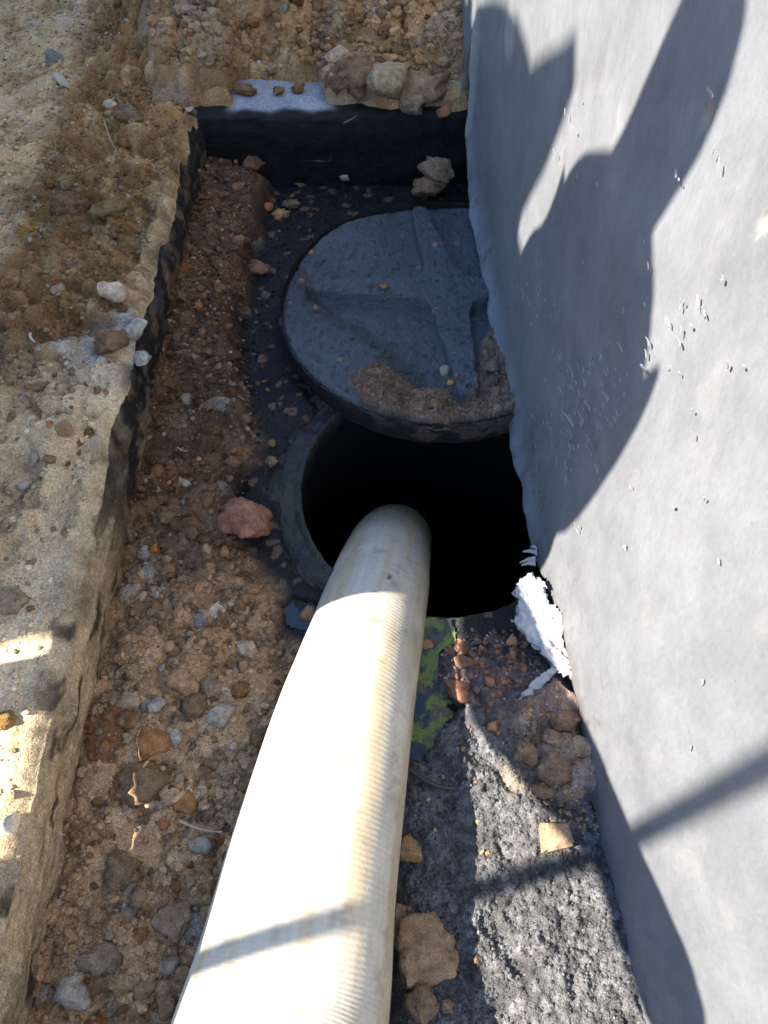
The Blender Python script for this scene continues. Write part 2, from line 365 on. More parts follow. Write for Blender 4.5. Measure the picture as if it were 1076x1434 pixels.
# ------------------------------------------------------------------ left ledge: cut earth and old concrete, edge and face down to the pit floor
yl = np.arange(-.5, 2.75, .0036); st_top = np.arange(0, .86, .0036); nt_ = len(st_top); sf = np.linspace(0, 1, 64)
U, YL = np.meshgrid(np.arange(nt_ + len(sf)), yl)
LX = np.zeros(U.shape); LZ = np.zeros(U.shape)
topm = U < nt_
fx = face_x(YL) + np.interp(YL, [.6, .9, 2.], [.004, .014, .016]) * fbm(YL, YL * 0, .07, 5, 201) + np.interp(YL, [.5, 1.], [.004, .012]) * fbm(YL, YL * 0 + 3, .35, 3, 202)
dist = np.where(topm, (nt_ - 1 - U) * .0036, 0)
LX = fx - dist
faceS = np.where(topm, 0, np.clip((U - nt_) / (len(sf) - 1.), 0, 1))
top_z = .205 + .010 * fbm(LX, YL, .5, 3, 210)
d1, q1 = clods(LX, YL, .085, 301, fill=.6); d2, q2 = clods(LX, YL, .040, 311, fill=.7); d3, q3 = clods(LX, YL, .020, 321, fill=.75); d4, q4 = clods(LX, YL, .010, 331, fill=.8)
# a belt of broken clods runs along the ledge, packed dirt beyond it, cement crust by the edge
belt_c = np.interp(YL, [-.5, .5, .75, 1.1, 1.5, 2.0, 2.7], [-.75, -.70, -.66, -.63, -.62, -.58, -.5]); belt_w = np.interp(YL, [-.5, .5, .8, 1.2, 1.6, 2.1, 2.7], [.05, .10, .14, .15, .18, .24, .32])
belt = np.clip(1 - sstep(.55, 1.15, np.abs(LX - belt_c + .05 * fbm(LX, YL, .15, 3, 341)) / belt_w), 0, 1)
lc = np.maximum(np.maximum(d1 * .8, d2 * 1.1), np.maximum(d3 * 1.1, d4)); lr_ = np.where(lc == d1 * .8, q1, np.where(lc == d2 * 1.1, q2, np.where(lc == d3 * 1.1, q3, q4)))
rough = np.clip(.22 + .35 * sstep(-.2, .4, fbm(LX, YL, .2, 3, 345)) + 1.1 * belt, 0, 1.25)
crust_poly = px_poly([(75, 505), (120, 475), (175, 440), (212, 452), (222, 520), (215, 570), (180, 590), (120, 545)], .2)
crust = 1 - sstep(-.012, .02, poly_dist(LX + .015 * fbm(LX, YL, .04, 3, 351), YL + .015 * fbm(LX, YL, .04, 3, 352), crust_poly))
dig = sstep(.25, .6, belt) * .035 * (sstep(-.1, .4, fbm(LX, YL, .12, 3, 361)))
zt = top_z + lc * rough + .010 * fbm(LX, YL, .09, 5, 371, .6) - dig + crust * (.008 + .006 * fbm(LX, YL, .03, 3, 372)) + .0018 * fbm(LX, YL, .012, 3, 373)
zt += .30 * sstep(-.74, -.98, LX) * sstep(.0, .25, YL) * (1 - sstep(.75, 1.0, YL))      # unseen mound added so the figure's shadow falls high enough
def bank(x, y):
    return .26 * sstep(1.90, 2.45, y + .09 * fbm(x, y, .12, 4, 381))
zt += bank(LX, YL) * sstep(-.75, -.42, LX + .05 * fbm(LX, YL, .1, 3, 383)) * .95 + sstep(-.75, -.45, LX) * sstep(1.95, 2.1, YL) * (.6 * d1 + .3 * d2)
# rounded edge: the top drops over the last 18 mm, then the face
rw = .03 + .02 * fbm(YL, YL * 0, .1, 3, 385); rnd = np.where(topm, .020 * np.clip(1 - dist / rw, 0, 1) ** 2, .020)
zt = zt - rnd
zedge = zt[:, nt_ - 1][:, None]
zbot = -.06
LZ = np.where(topm, zt, zedge + (zbot - zedge) * faceS)
fr = .006 * fbm(YL, LZ, .07, 4, 391) + .004 * fbm(YL * .4, LZ * 1.8, .02, 4, 392) + .0025 * fbm(YL, LZ, .008, 3, 393)
LX = np.where(topm, LX, LX + .012 * np.minimum(faceS * 6, 1) * (1 - faceS * .3) + fr * np.minimum(faceS * 8, 1) - .015 * faceS)
# colours
FLAT = np.array([.56, .375, .19])
lcol = earth_colour(LX, YL, np.where(rough > .3, lr_, .5 + .5 * (lr_ - .5)), 401, FLAT, np.array([.52, .34, .16]), np.array([.47, .35, .225]))
cb = earth_colour(LX, YL, lr_, 411, np.array([.26, .148, .064]), np.array([.31, .165, .058]), np.array([.45, .31, .155]))
lcol = mixc(lcol, cb, np.clip(belt * 1.05, 0, 1)); lcol = mixc(lcol, cb * 1.0, sstep(-.62, -.42, LX) * sstep(1.85, 2.05, YL) * .9)
lcol = mixc(lcol, np.array([.26, .14, .05]), sstep(.18, .42, fbm(LX, YL, .10, 3, 421)) * .55 * (LX < -.55) * sstep(.6, .9, YL))
lcol = mixc(lcol, np.ones(LX.shape + (3,)) * np.array([.44, .43, .38]) * (1 + .5 * fbm(LX, YL, .02, 3, 431))[..., None], crust * sstep(-.5, .25, fbm(LX, YL, .04, 3, 432)) * .85)
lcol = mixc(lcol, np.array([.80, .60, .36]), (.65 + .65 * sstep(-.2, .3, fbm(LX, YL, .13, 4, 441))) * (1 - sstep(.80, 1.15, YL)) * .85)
for (px_, py_, r_, cc) in ((217, 432, .018, (.50, .26, .03)), (212, 470, .013, (.52, .24, .02)), (58, 590, .010, (.42, .1, .04)), (85, 403, .012, (.36, .07, .03)), (46, 330, .03, (.40, .22, .05)),
                           (150, 695, .02, (.33, .18, .05)), (60, 1180, .03, (.40, .385, .36)), (20, 1240, .035, (.45, .44, .42)), (15, 1380, .04, (.47, .45, .40)), (170, 610, .02, (.38, .27, .12))):
    p = at(px_, py_, .2); dd = np.hypot(LX - p[0] + .01 * fbm(LX, YL, .02, 3, 451), YL - p[1] + .012 * fbm(LX, YL, .02, 3, 452))
    lcol = mixc(lcol, np.array(cc), (1 - sstep(r_ * .6, r_ * 1.1, dd)) * .85 * sstep(-.45, .05, fbm(LX, YL, .012, 2, 453)))
# face: black sludge stain far along, yellowish old mortar near the camera
stain = np.where(topm, 0, 1) * sstep(.50, .85, YL + .10 * fbm(YL, LZ, .1, 3, 461))
stain = np.clip(stain + (topm & (dist < .03)) * sstep(.6, .8, YL) * (1 - dist / .03) * sstep(-.1, .4, fbm(LX, YL, .06, 3, 462)) * .8, 0, 1)
mort = np.where(topm, np.clip(1 - dist / .07, 0, 1), 1) * (1 - sstep(.55, .85, YL))
mcol = np.ones(LX.shape + (3,)) * np.array([.40, .31, .20]) * (1 + .85 * fbm(YL * .35, LZ + LX, .02, 4, 471) + .3 * fbm(YL, LZ, .01, 2, 472))[..., None]
lcol = mixc(lcol, mcol, mort * .85)
lcol = mixc(lcol, DARK * .9, (sstep(.15, .45, fbm(YL * .3, LZ * 1.0 + LX, .022, 4, 473)) * mort * .9))
lcol = mixc(lcol, np.array([.020, .019, .018]), stain * (.75 + .25 * sstep(-.3, .1, fbm(YL, LZ, .05, 3, 481))))
lcol = mixc(lcol, np.array([.26, .25, .23]), np.where(topm, 0, 1) * sstep(.22, .42, fbm(YL, LZ, .03, 4, 482)) * .18)
ledge = link('earth_ledge', grid_mesh('earth_ledge', LX, YL, LZ, lcol, stain * .35), M_EARTH); tag(ledge, 'pale dirt ledge with broken clods beside the pit', kind='structure')
LTX = LX[:, :nt_]; LTZ = zt[:, :nt_]
def ledge_z(x, y):
    i = int(np.clip(round((y - yl[0]) / .0036), 0, len(yl) - 1)); j = int(np.clip(np.searchsorted(LTX[i], x), 0, nt_ - 1)); return float(LTZ[i, j])

# ------------------------------------------------------------------ far end: concrete pit wall and the earth bank behind it
xb = np.arange(-.47, .40, .004); V_, XB = np.meshgrid(np.linspace(0, 1, 110), xb, indexing='ij')
prof = np.array([(1.835, -.06), (1.828, .06), (1.826, .16), (1.832, .192), (1.845, .2), (1.9, .201), (2.02, .200)]); pl = np.r_[0, np.cumsum(np.hypot(*np.diff(prof, axis=0).T))]
YB = np.interp(V_ * pl[-1], pl, prof[:, 0]); ZB = np.interp(V_ * pl[-1], pl, prof[:, 1])
face = ZB < .19
YB = YB - .0015 * XB + np.where(face, .006 * fbm(XB, ZB, .08, 4, 501) + .002 * fbm(XB, ZB, .015, 3, 502), .004 * fbm(XB, YB, .1, 2, 503)); ZB = ZB + np.where(face, 0, .004 * fbm(XB, YB, .06, 3, 504))
cb_ = np.ones(XB.shape + (3,)) * np.array([.30, .33, .36]) * (1 + .25 * fbm(XB, YB, .04, 3, 505))[..., None]
dk = np.clip(np.where(face, 1, 1 - sstep(1.842, 1.868, YB + .012 * fbm(XB, YB, .05, 3, 506)) * sstep(-.36, -.32, XB) * (1 - sstep(-.12, -.07, XB + .03 * fbm(XB, YB, .05, 3, 509)))), 0, 1)
cb_ = mixc(cb_, np.array([.007, .007, .008]) * (1 + .8 * fbm(XB, ZB, .02, 3, 507))[..., None], dk)
pitwall = link('pit_wall', grid_mesh('pit_wall', XB, YB, ZB, cb_, dk), M_PITWALL); tag(pitwall, 'black stained concrete pit wall with a pale top at the far end', 'wall')
xk = np.arange(-.62, .42, .004); yk = np.arange(1.83, 2.9, .004); XK, YK = np.meshgrid(xk, yk)
e1, p1 = clods(XK, YK, .13, 601, .35, .65, .7); e2, p2 = clods(XK, YK, .06, 611, fill=.75); e3, p3 = clods(XK, YK, .028, 621, fill=.8); e4, p4 = clods(XK, YK, .012, 631)
ec = np.maximum(np.maximum(e1 * 1.0, e2 * 1.1), np.maximum(e3 * 1.1, e4)); er = np.where(ec == e1 * 1.0, p1, np.where(ec == e2 * 1.1, p2, np.where(ec == e3 * 1.1, p3, p4)))
gap_poly = px_poly([(335, 112), (450, 118), (460, 165), (330, 165)], .2)
gap = 1 - sstep(-.01, .02, poly_dist(XK + .01 * fbm(XK, YK, .03, 3, 640), YK + .01 * fbm(XK, YK, .03, 3, 641), gap_poly))
edge_y = 1.868 + .02 * fbm(XK, YK * 0, .08, 3, 642) - .025 * sstep(-.05, .05, XK)
ZK = .19 + sstep(edge_y - .02, edge_y + .035, YK) * (.02 + ec * 1.0) + bank(XK, YK) + .02 * fbm(XK, YK, .18, 4, 643) + .004 * fbm(XK, YK, .02, 3, 644) - .05 * (1 - sstep(edge_y - .02, edge_y + .02, YK)) - .075 * gap
ZK += .06 * sstep(.12, .26, XK) * sstep(1.9, 2.0, YK)
ZK += .03 * sstep(-.40, -.47, XK) * sstep(1.9, 2.0, YK) - .14 * sstep(-.52, -.62, XK + .03 * fbm(XK, YK, .08, 3, 654))
ck = earth_colour(XK, YK, er, 651, np.array([.35, .205, .095]), np.array([.43, .255, .115]), np.array([.47, .325, .18]))
ck = mixc(ck, OCHRE * .9, (1 - sstep(-.38, -.12, XK)) * sstep(-.2, .3, fbm(XK, YK, .12, 3, 652)) * .6)
ck = mixc(ck, np.array([.33, .27, .20]), sstep(.0, .35, fbm(XK, YK, .1, 3, 653)) * .5)
bank_o = link('earth_bank', grid_mesh('earth_bank', XK, YK, ZK, ck, np.zeros(XK.shape)), M_EARTH); tag(bank_o, 'crumbling brown earth bank above the far pit wall', kind='structure')
def bank_z(x, y):
    i = int(np.clip(round((y - yk[0]) / .004), 0, len(yk) - 1)); j = int(np.clip(round((x - xk[0]) / .004), 0, len(xk) - 1)); return float(ZK[i, j])

# the wider ground: one sheet to the horizon with the dug area left open
def ring_ground():
    xi = [-150, -20, -6, -2.5, -1.25, .9, 3, 8, 30, 150]; yi = [-150, -20, -6, -2, -.48, 2.70, 5, 12, 40, 150]
    V = []; F = []
    for y in yi:
        for x in xi: V.append((x, y, .19 if -2 < y < 3 and -2 < x < 1 else .19 + .05 * math.sin(x * .7 + y)))
    n = len(xi)
    for j in range(len(yi) - 1):
        for i in range(n - 1):
            if (i, j) == (4, 4): continue
            F.append((j * n + i, j * n + i + 1, (j + 1) * n + i + 1, (j + 1) * n + i))
    return np_mesh('yard_ground', V, F, np.ones((len(V), 3)) * np.array([.30, .25, .18]), np.zeros(len(V)))
tag(link('yard_ground', ring_ground(), M_EARTH), 'trodden dirt ground around the dug pit', kind='structure')

# ------------------------------------------------------------------ grey coated wall on the right
yw = np.arange(-.9, 2.95, .0042); hs = np.r_[np.linspace(0, .012, 5), np.arange(.016, .30, .0045), np.arange(.305, 1.05, .010), np.linspace(1.08, 2.3, 10)]
YW, HW = np.meshgrid(yw, hs)
ez = np.interp(YW, np.r_[-.9, EDY, 1.95, 2.95], np.r_[-.03, EDZ, .15, .1])
ez = ez + (.004 * fbm(YW, YW * 0, .03, 4, 701) + .002 * fbm(YW, YW * 0, .007, 3, 702)) * (1 - sstep(.7, .0, YW) * .3)
lipf = np.exp(-(HW / .035) ** 1.6)
ZW = ez + HW
nrm = .0035 * fbm(YW, ZW, .22, 4, 711) + .0012 * fbm(YW + .3 * ZW, ZW * .35, .03, 4, 712)
lip_amt = np.interp(YW, [-.9, .3, .6, .75, 1.0, 1.6, 2.0], [.003, .004, .010, .016, .02, .022, .01])
XW = wx(YW) - lip_amt * lipf * (1 + .4 * fbm(YW, ZW, .05, 3, 713)) + .02 * 0 - nrm + np.clip((ZW - .2), 0, 3) * .0
XW = XW + lip_amt * .5
wcol = np.ones(YW.shape + (3,)) * np.array([.162, .170, .186])
wcol = mixc(wcol, np.array([.26, .31, .35]), lipf * sstep(.7, .95, YW) * sstep(-.5, .3, fbm(YW, ZW * .3, .03, 3, 721)) * .55)  # lip painted paler blue for the sky light it catches
wcol = mixc(wcol, np.array([.26, .29, .28]), (1 - sstep(.0, .05, HW)) * sstep(1.72, 1.78, YW) * .9)
for q, (px_, py_, r_, cc) in enumerate(((975, 170, .011, (.24, .235, .19)), (984, 152, .007, (.28, .20, .17)), (972, 150, .008, (.2, .2, .17)), (1062, 312, .010, (.4, .39, .33)), (705, 45, .05, (.31, .32, .33)))):
    p = on_wall(px_, py_); dd = np.hypot((YW - p[1]) + .006 * fbm(YW, ZW, .012, 3, 730), (ZW - p[2]) + .006 * fbm(YW, ZW, .012, 3, 731))
    m_ = (1 - sstep(r_ * .6, r_ * 1.15, dd)); wcol = mixc(wcol, np.array(cc), m_ * .8)
    if r_ < .02: XW = XW + .0035 * m_
wcol = wcol * (1 + .10 * fbm(YW + .4 * ZW, ZW - .2 * YW, .07, 4, 741) + .10 * fbm(YW, ZW, .4, 3, 742))[..., None]
spl = sstep(.38, .52, fbm(YW, ZW, .018, 3, 743)) * (1 - sstep(.03, .22, HW)); wcol = mixc(wcol, np.array([.10, .075, .055]), spl * .55)
wcol = mixc(wcol, np.array([.09, .085, .085]), (1 - sstep(.004, .05, HW + .03 * fbm(YW, ZW, .06, 4, 744))) * (1 - sstep(.5, .75, YW)) * .6)
wcol = mixc(wcol, np.array([.24, .245, .25]), sstep(.3, .5, fbm(YW, ZW * .6, .05, 4, 745)) * .25)
# close the slab: underside, foundation, back and top
def rowv(x, z): return np.stack([np.broadcast_to(x, yw.shape), yw, np.broadcast_to(z, yw.shape)], -1)
Vw = np.stack([XW, YW, ZW], -1)
z0 = ez[0]
below = np.stack([rowv(.68, -.12), rowv(.66, z0 + .03), rowv(wx(yw) + .03, z0 + .022), rowv(XW[0] + .004, z0 + .002)])
above = np.stack([rowv(wx(yw) + .34, ZW[-1]), rowv(wx(yw) + .34, -.1)])
Vall = np.concatenate([below, Vw, above]); cw = np.concatenate([np.ones((3,) + yw.shape + (3,)) * np.array([.012, .012, .013]), np.ones((1,) + yw.shape + (3,)) * np.array([.3, .31, .32]), wcol, np.ones((2,) + yw.shape + (3,)) * .4])
wall = link('coated_wall', np_mesh('coated_wall', Vall.reshape(-1, 3), grid_faces(len(Vall), len(yw))[:, ::-1], cw), M_WALL)
tag(wall, 'tall grey coated wall whose ragged lower edge hangs over the manhole', 'wall')

# flakes of lifted coating on the wall
def flake(rng, p, L, W_, ang, lift, th=.0009):
    """a small curled sliver standing off the wall: p on the wall; returns verts, faces"""
    n = 4; V = []; F = []
    u = np.array([0, math.cos(ang), math.sin(ang)]); v = np.array([0, -math.sin(ang), math.cos(ang)])
    for i in range(n):
        t = i / (n - 1.); w = W_ * (.35 + .65 * math.sin(math.pi * (.15 + .7 * t))) * rng.uniform(.7, 1.2)
        off = np.array([-(.0006 + lift * t ** 1.6 * L), 0, 0])
        c = p + u * (t - .5) * L + off
        for s in (-1, 1):
            q = c + v * w * .5 * s + np.array([-lift * .2 * W_ * rng.uniform(-.3, 1), 0, 0]); V += [q, q + np.array([-th, 0, 0])]
    for i in range(n - 1):
        a = i * 4; b = a + 4
        F += [(a, b, b + 2, a + 2), (a + 1, a + 3, b + 3, b + 1), (a, a + 1, b + 1, b), (a + 2, b + 2, b + 3, a + 3)]
    F += [(0, 2, 3, 1), (len(V) - 4, len(V) - 3, len(V) - 1, len(V) - 2)]
    return V, F
def wall_pt(px, py): 
    p = on_wall(px, py); p[0] -= .0005; return p
big = [(805, 519, 26, 1.0), (822, 532, 20, 1.2), (803, 588, 24, .3), (818, 583, 20, .8), (832, 630, 24, 1.4), (853, 555, 16, .9), (912, 478, 12, 1.0), (908, 518, 16, .6), (766, 530, 12, .4),
       (760, 405, 16, 1.3), (742, 398, 10, .7), (838, 508, 22, 1.5), (846, 535, 14, 1.1), (828, 568, 18, .5), (792, 560, 12, 1.4), (784, 563, 12, 1.5), (840, 655, 20, 1.3), (873, 486, 14, .8), (868, 578, 12, 1.), (955, 478, 12, .6), (1000, 130, 10, .5)]
frng = np.random.default_rng(5)
for (px_, py_, s_, a_) in big:
    V, F = flake(frng, wall_pt(px_, py_), s_ * .00085, s_ * .00034, a_, .5)
    link('lifted_flake', np_mesh('lifted_flake', V, F, smooth=False), M_FLAKE, wall)
V = []; F = []
for (cx, cy, sx, sy, n) in ((810, 560, 45, 60, 60), (790, 640, 50, 60, 45), (850, 520, 50, 40, 25), (750, 415, 25, 40, 22), (960, 430, 40, 40, 10), (960, 560, 60, 90, 5), (930, 700, 90, 90, 5), (960, 200, 80, 70, 5), (860, 400, 80, 90, 9), (980, 900, 80, 160, 3), (1000, 500, 60, 150, 4), (800, 180, 40, 60, 6)):
    for _ in range(n):
        p = wall_pt(min(1120, max(cx + frng.normal() * sx * .6, 735 if cy > 560 else 712)), cy + frng.normal() * sy * .6)
        if p[2] < float(edge_z(p[1])) + .02: continue
        v, f = flake(frng, p, frng.uniform(.003, .010), frng.uniform(.002, .0045), frng.uniform(.2, 2.2), frng.uniform(.1, .45)); o = len(V); V += v; F += [tuple(i + o for i in q) for q in f]
tag(link('small_flakes', np_mesh('small_flakes', V, F, smooth=False), M_FLAKE, wall), kind='stuff')

# torn flap of coating at the lower edge
def sheet(name, outline_px, zfun, mat, parent, th=.006, step=.0015, amp=.006, seed=1, fray=.004):
    """a torn, wrinkled sheet with thickness: outline given as places (x,y) seen from above, height from zfun"""
    P = np.array([at(px, py, z)[:2] for px, py, z in outline_px])
    x0, y0 = P.min(0) - .01; x1, y1 = P.max(0) + .01
    Xs, Ys = np.meshgrid(np.arange(x0, x1, step), np.arange(y0, y1, step))
    d = poly_dist(Xs + fray * (fbm(Xs, Ys, .03, 5, seed, .7)) * 1.5, Ys + fray * fbm(Xs, Ys, .03, 5, seed + 1, .7) * 1.5, P)
    ins = d < 0; kp = ins[:-1, :-1] & ins[1:, :-1] & ins[:-1, 1:] & ins[1:, 1:]
    Zs = zfun(Xs, Ys) + amp * fbm(Xs, Ys, .035, 4, seed + 2) + amp * .5 * np.abs(fbm(Xs + Ys, Ys * .3, .02, 3, seed + 3))
    F = grid_faces(*Xs.shape, kp); idx = np.unique(F); mp_ = -np.ones(Xs.size, int); mp_[idx] = np.arange(len(idx))
    V = np.stack([Xs, Ys, Zs], -1).reshape(-1, 3)[idx]; F = mp_[F]
    me = np_mesh(name, V, F); o = link(name, me, mat, parent)
    mod = o.modifiers.new('thickness', 'SOLIDIFY'); mod.thickness = th; mod.offset = -1
    return o
def flap_z(x, y): return .065 + .075 * sstep(.42, .66, y) - (wx(y) - x) * .25
flap = sheet('torn_flap', [(740, 812, .09), (757, 812, .10), (772, 840, .10), (790, 870, .10), (797, 905, .09), (803, 930, .05), (818, 972, .02), (806, 978, .02), (790, 958, .03), (768, 938, .04), (752, 915, .05), (727, 888, .06), (712, 872, .07), (722, 860, .07), (720, 838, .08), (726, 818, .09)],
             flap_z, M_FLAP, wall, th=.011, amp=.024, seed=801, fray=.009)
sheet('torn_strip', [(770, 935, .045), (778, 944, .045), (755, 975, .035), (736, 1003, .03), (720, 996, .03), (735, 970, .035), (755, 945, .04)], lambda x, y: .052 - .1 * (wx(y) - x - .03), M_FLAP, wall, th=.008, amp=.012, seed=821, fray=.007)
# splayed shreds above the flap
V = []; F = []
for (px_, py_, dx, dy, L) in ((752, 775, -1, -.1, 20), (750, 783, -1, .25, 22), (750, 790, -1, .1, 20), (752, 770, -.8, -.3, 12), (735, 820, -1, -.2, 12)):
    z = .055 if py_ > 500 else .17
    a = at(px_, py_, z); b = at(px_ + dx * L, py_ + dy * L, z - .012); m_ = (a + b) / 2 + [0, 0, .006]
    w = np.array([0, .0028, .0012]); o = len(V)
    for c, s in ((a, 1.4), (m_, 1), (b, .3)): V += [c - w * s, c + w * s, c + w * s + [0, 0, .002], c - w * s + [0, 0, .002]]
    for i in (0, 4): F += [(o + i + k_, o + i + (k_ + 1) % 4, o + i + 4 + (k_ + 1) % 4, o + i + 4 + k_) for k_ in range(4)]
    F += [(o + 3, o + 2, o + 1, o), (o + 8, o + 9, o + 10, o + 11)]
tag(link('frayed_shreds', np_mesh('frayed_shreds', V, F, smooth=False), M_FLAP, wall), kind='stuff')

# ------------------------------------------------------------------ manhole: frame ring, shaft
mh = empty('manhole', (HOLE[0], HOLE[1], 0)); tag(mh, 'open round manhole with sludge coated frame and black shaft', 'manhole')
def lathe(name, prof_, n, mat, parent, dz=None, colf=None, wetv=1.0):
    th = np.linspace(0, 2 * math.pi, n, endpoint=False); P = np.array(prof_)
    TH, R_ = np.meshgrid(th, P[:, 0]); _, ZZ = np.meshgrid(th, P[:, 1])
    ZZ = ZZ.copy()
    if dz is not None: ZZ = ZZ + dz(R_ * np.cos(TH), R_ * np.sin(TH))
    V = np.stack([R_ * np.cos(TH), R_ * np.sin(TH), ZZ], -1).reshape(-1, 3); m_ = len(P)
    F = [(j * n + i, j * n + (i + 1) % n, (j + 1) * n + (i + 1) % n, (j + 1) * n + i) for j in range(m_ - 1) for i in range(n)]
    col_ = colf(V) if colf else None
    return link(name, np_mesh(name, V, np.array(F)[:, ::-1], col_, np.full(len(V), wetv)), mat, parent)
rp = []
for r in np.arange(.2805, .402, .0035):
    z = .004
    if r < .294: z = .007
    elif r < .318: z = .004
    elif r < .326: z = .006
    elif r < .352: z = .002
    elif r < .36: z = .008
    else: z = .004 - (r - .36) * .5
    rp.append((r, z))
rp = [(.2800, -.05)] + rp
def ring_dz(x, y): return -.05 * sstep(-.16, -.10, x) * sstep(-.02, -.12, y) + .006 * sstep(.05, .4, fbm(x, y, .07, 3, 907)) + .010 * fbm(x, y, .06, 4, 901) + .0022 * fbm(x, y, .012, 3, 902) + .004 * sstep(.2, .5, fbm(x, y, .03, 3, 903))
def ring_col(V):
    m_ = np.clip(fbm(V[:, 0], V[:, 1], .05, 4, 905) * 2 + .2, 0, 1)
    return mixc(np.ones((len(V), 3)) * np.array([.010, .012, .014]), np.array([.026, .034, .014]), m_ * .6)
M_RING = earth_material('sludge_film', bump=.5, bdist=.006, wet_rough=(.10, .35), wet_spec=.45)
lathe('frame_ring', rp, 260, M_RING, mh, ring_dz, ring_col)
lathe('shaft', [(.281, -.03), (.286, -.09), (.30, -.2), (.33, -.5), (.36, -1.1), (.36, -1.6), (.2, -1.62), (.001, -1.62)], 96, M_SHAFT, mh)

# ------------------------------------------------------------------ the cover lying on the far rim
LS = .0022; gx = np.arange(-LR - .006, LR + .006, LS); GX, GY = np.meshgrid(gx, gx); GR = np.hypot(GX, GY)
kk = np.where(GR > LR, LR / np.maximum(GR, 1e-6), 1.0); inside_l = GR < LR + LS * 1.5
LXc = GX * kk; LYc = GY * kk
def lid_xy(px, py): p = at(px, py, LID_T); return p[:2] - LID
ctr = lid_xy(626, 402)
arms = [(ctr, lid_xy(655, 540), .046, .022), (ctr, lid_xy(440, 398), .040, .020), (ctr, lid_xy(588, 296), .040, .020), (ctr, lid_xy(800, 400), .040, .024)]
dmin = None
for a, b, w0, w1 in arms:
    e = b - a; t_ = np.clip(((LXc - a[0]) * e[0] + (LYc - a[1]) * e[1]) / (e @ e), 0, 1)
    d_ = np.hypot(LXc - a[0] - e[0] * t_, LYc - a[1] - e[1] * t_) - (w0 + (w1 - w0) * t_)
    dmin = d_ if dmin is None else -.012 * np.log(np.exp(-dmin / .012) + np.exp(-d_ / .012))
dmin = dmin + .003 * fbm(LXc, LYc, .03, 3, 911)
rise = 1 - sstep(-.002, .004, dmin)                       # raised cross
rim = sstep(LR - .055, LR - .03, np.hypot(LXc, LYc)); sect = np.clip(1 - np.maximum(rise, rim * .15), 0, 1)
slope = sstep(.0, .22, dmin)                              # the sunk sectors climb back to rim height
zl = -.030 * sect * (1 - .8 * slope)
zl = zl + .0026 * fbm(LXc, LYc, .011, 3, 921, .6) - .004 * sstep(.25, .5, fbm(LXc, LYc, .014, 2, 925)) + .002 * fbm(LXc, LYc, .05, 3, 922) + .0007 * fbm(LXc, LYc, .005, 2, 923)
edge_r = np.hypot(LXc, LYc); zl = zl - .010 * sstep(LR - .014, LR, edge_r) ** 2
sm_path = np.array([lid_xy(*p) for p in ((418, 372), (432, 410), (470, 440), (500, 455), (540, 490), (590, 530))]); ds = seg_dist(LXc + .012 * fbm(LXc, LYc, .03, 3, 931), LYc + .012 * fbm(LXc, LYc, .03, 3, 932), sm_path)
smear = np.clip(1 - sstep(.008, .026, ds), 0, 1) + np.clip(1 - sstep(.0, .022, np.hypot(LXc - lid_xy(470, 375)[0], LYc - lid_xy(470, 375)[1]) + .02 * fbm(LXc, LYc, .03, 3, 933)), 0, 1) * .8
smear = np.clip(smear, 0, 1); zl = zl + smear * (.003 + .005 * fbm(LXc, LYc, .018, 3, 934))
dirt_poly = np.array([lid_xy(*p) for p in ((485, 530), (530, 500), (585, 540), (628, 535), (650, 560), (672, 545), (672, 480), (690, 440), (740, 460), (760, 560), (740, 620), (640, 640), (545, 610))])
dd = poly_dist(LXc + .014 * fbm(LXc, LYc, .04, 4, 941), LYc + .014 * fbm(LXc, LYc, .04, 4, 942), dirt_poly); dirt = 1 - sstep(-.008, .008, dd)
g1, w1_ = clods(LXc, LYc, .022, 951, fill=.6); g2, w2_ = clods(LXc, LYc, .009, 961); gm = np.maximum(g1 * .7, g2)
fall = sstep(LR - .012, LR - .002, edge_r + .012 * fbm(LXc, LYc, .06, 3, 952))
zl = zl + dirt * (.012 + 1.6 * gm + .010 * sstep(.0, -.05, dd)) * (1 - fall * .9)
g3, w3_ = clods(LXc, LYc, .012, 971, fill=.012); zl = zl + g3 * .8
lc_ = np.ones(GX.shape + (3,)) * np.array([.046, .060, .078]) * (1 + .35 * fbm(LXc, LYc, .01, 3, 981) + .25 * fbm(LXc, LYc, .09, 3, 982))[..., None]
lc_ = mixc(lc_, np.array([.014, .018, .012]), smear * .85)
lc_ = mixc(lc_, np.ones(GX.shape + (3,)) * np.array([.25, .17, .115]) * (.7 + .5 * np.where(g1 * .7 > g2, w1_, w2_) + .3 * fbm(LXc, LYc, .05, 3, 983))[..., None], dirt * (1 - fall * .8))
lc_ = mixc(lc_, np.array([.3, .17, .1]), (g3 > .001) * .9)
lw = np.clip((1 - dirt) * 1.0, 0, 1)
lid_root = empty('manhole_cover', (LID[0], LID[1], 0)); tag(lid_root, 'round tar coated manhole cover with raised cross, soil on its near edge', 'cover')
kp = inside_l[:-1, :-1] & inside_l[1:, :-1] & inside_l[:-1, 1:] & inside_l[1:, 1:]
link('top', grid_mesh('cover_top', LXc, LYc, zl + LID_T, lc_, lw, kp), M_LID, lid_root)
def side_dz(x, y): return .0
th = np.linspace(0, 2 * math.pi, 700, endpoint=False); hz = np.linspace(0, 1, 22); TH, HZ = np.meshgrid(th, hz)
RS = LR - .001 + .0025 * fbm(TH * LR, HZ * .08, .03, 4, 991) + .0015 * fbm(TH * LR, HZ * .08, .008, 3, 992) - .010 * HZ ** 2
ZS = LID_T - .008 - HZ * .074
mud_s = sstep(0, .3, fbm(TH * LR, HZ * .08, .05, 4, 993) + .35 * np.exp(-((TH - 5.0) / .6) ** 2) - .5 * HZ + .05)
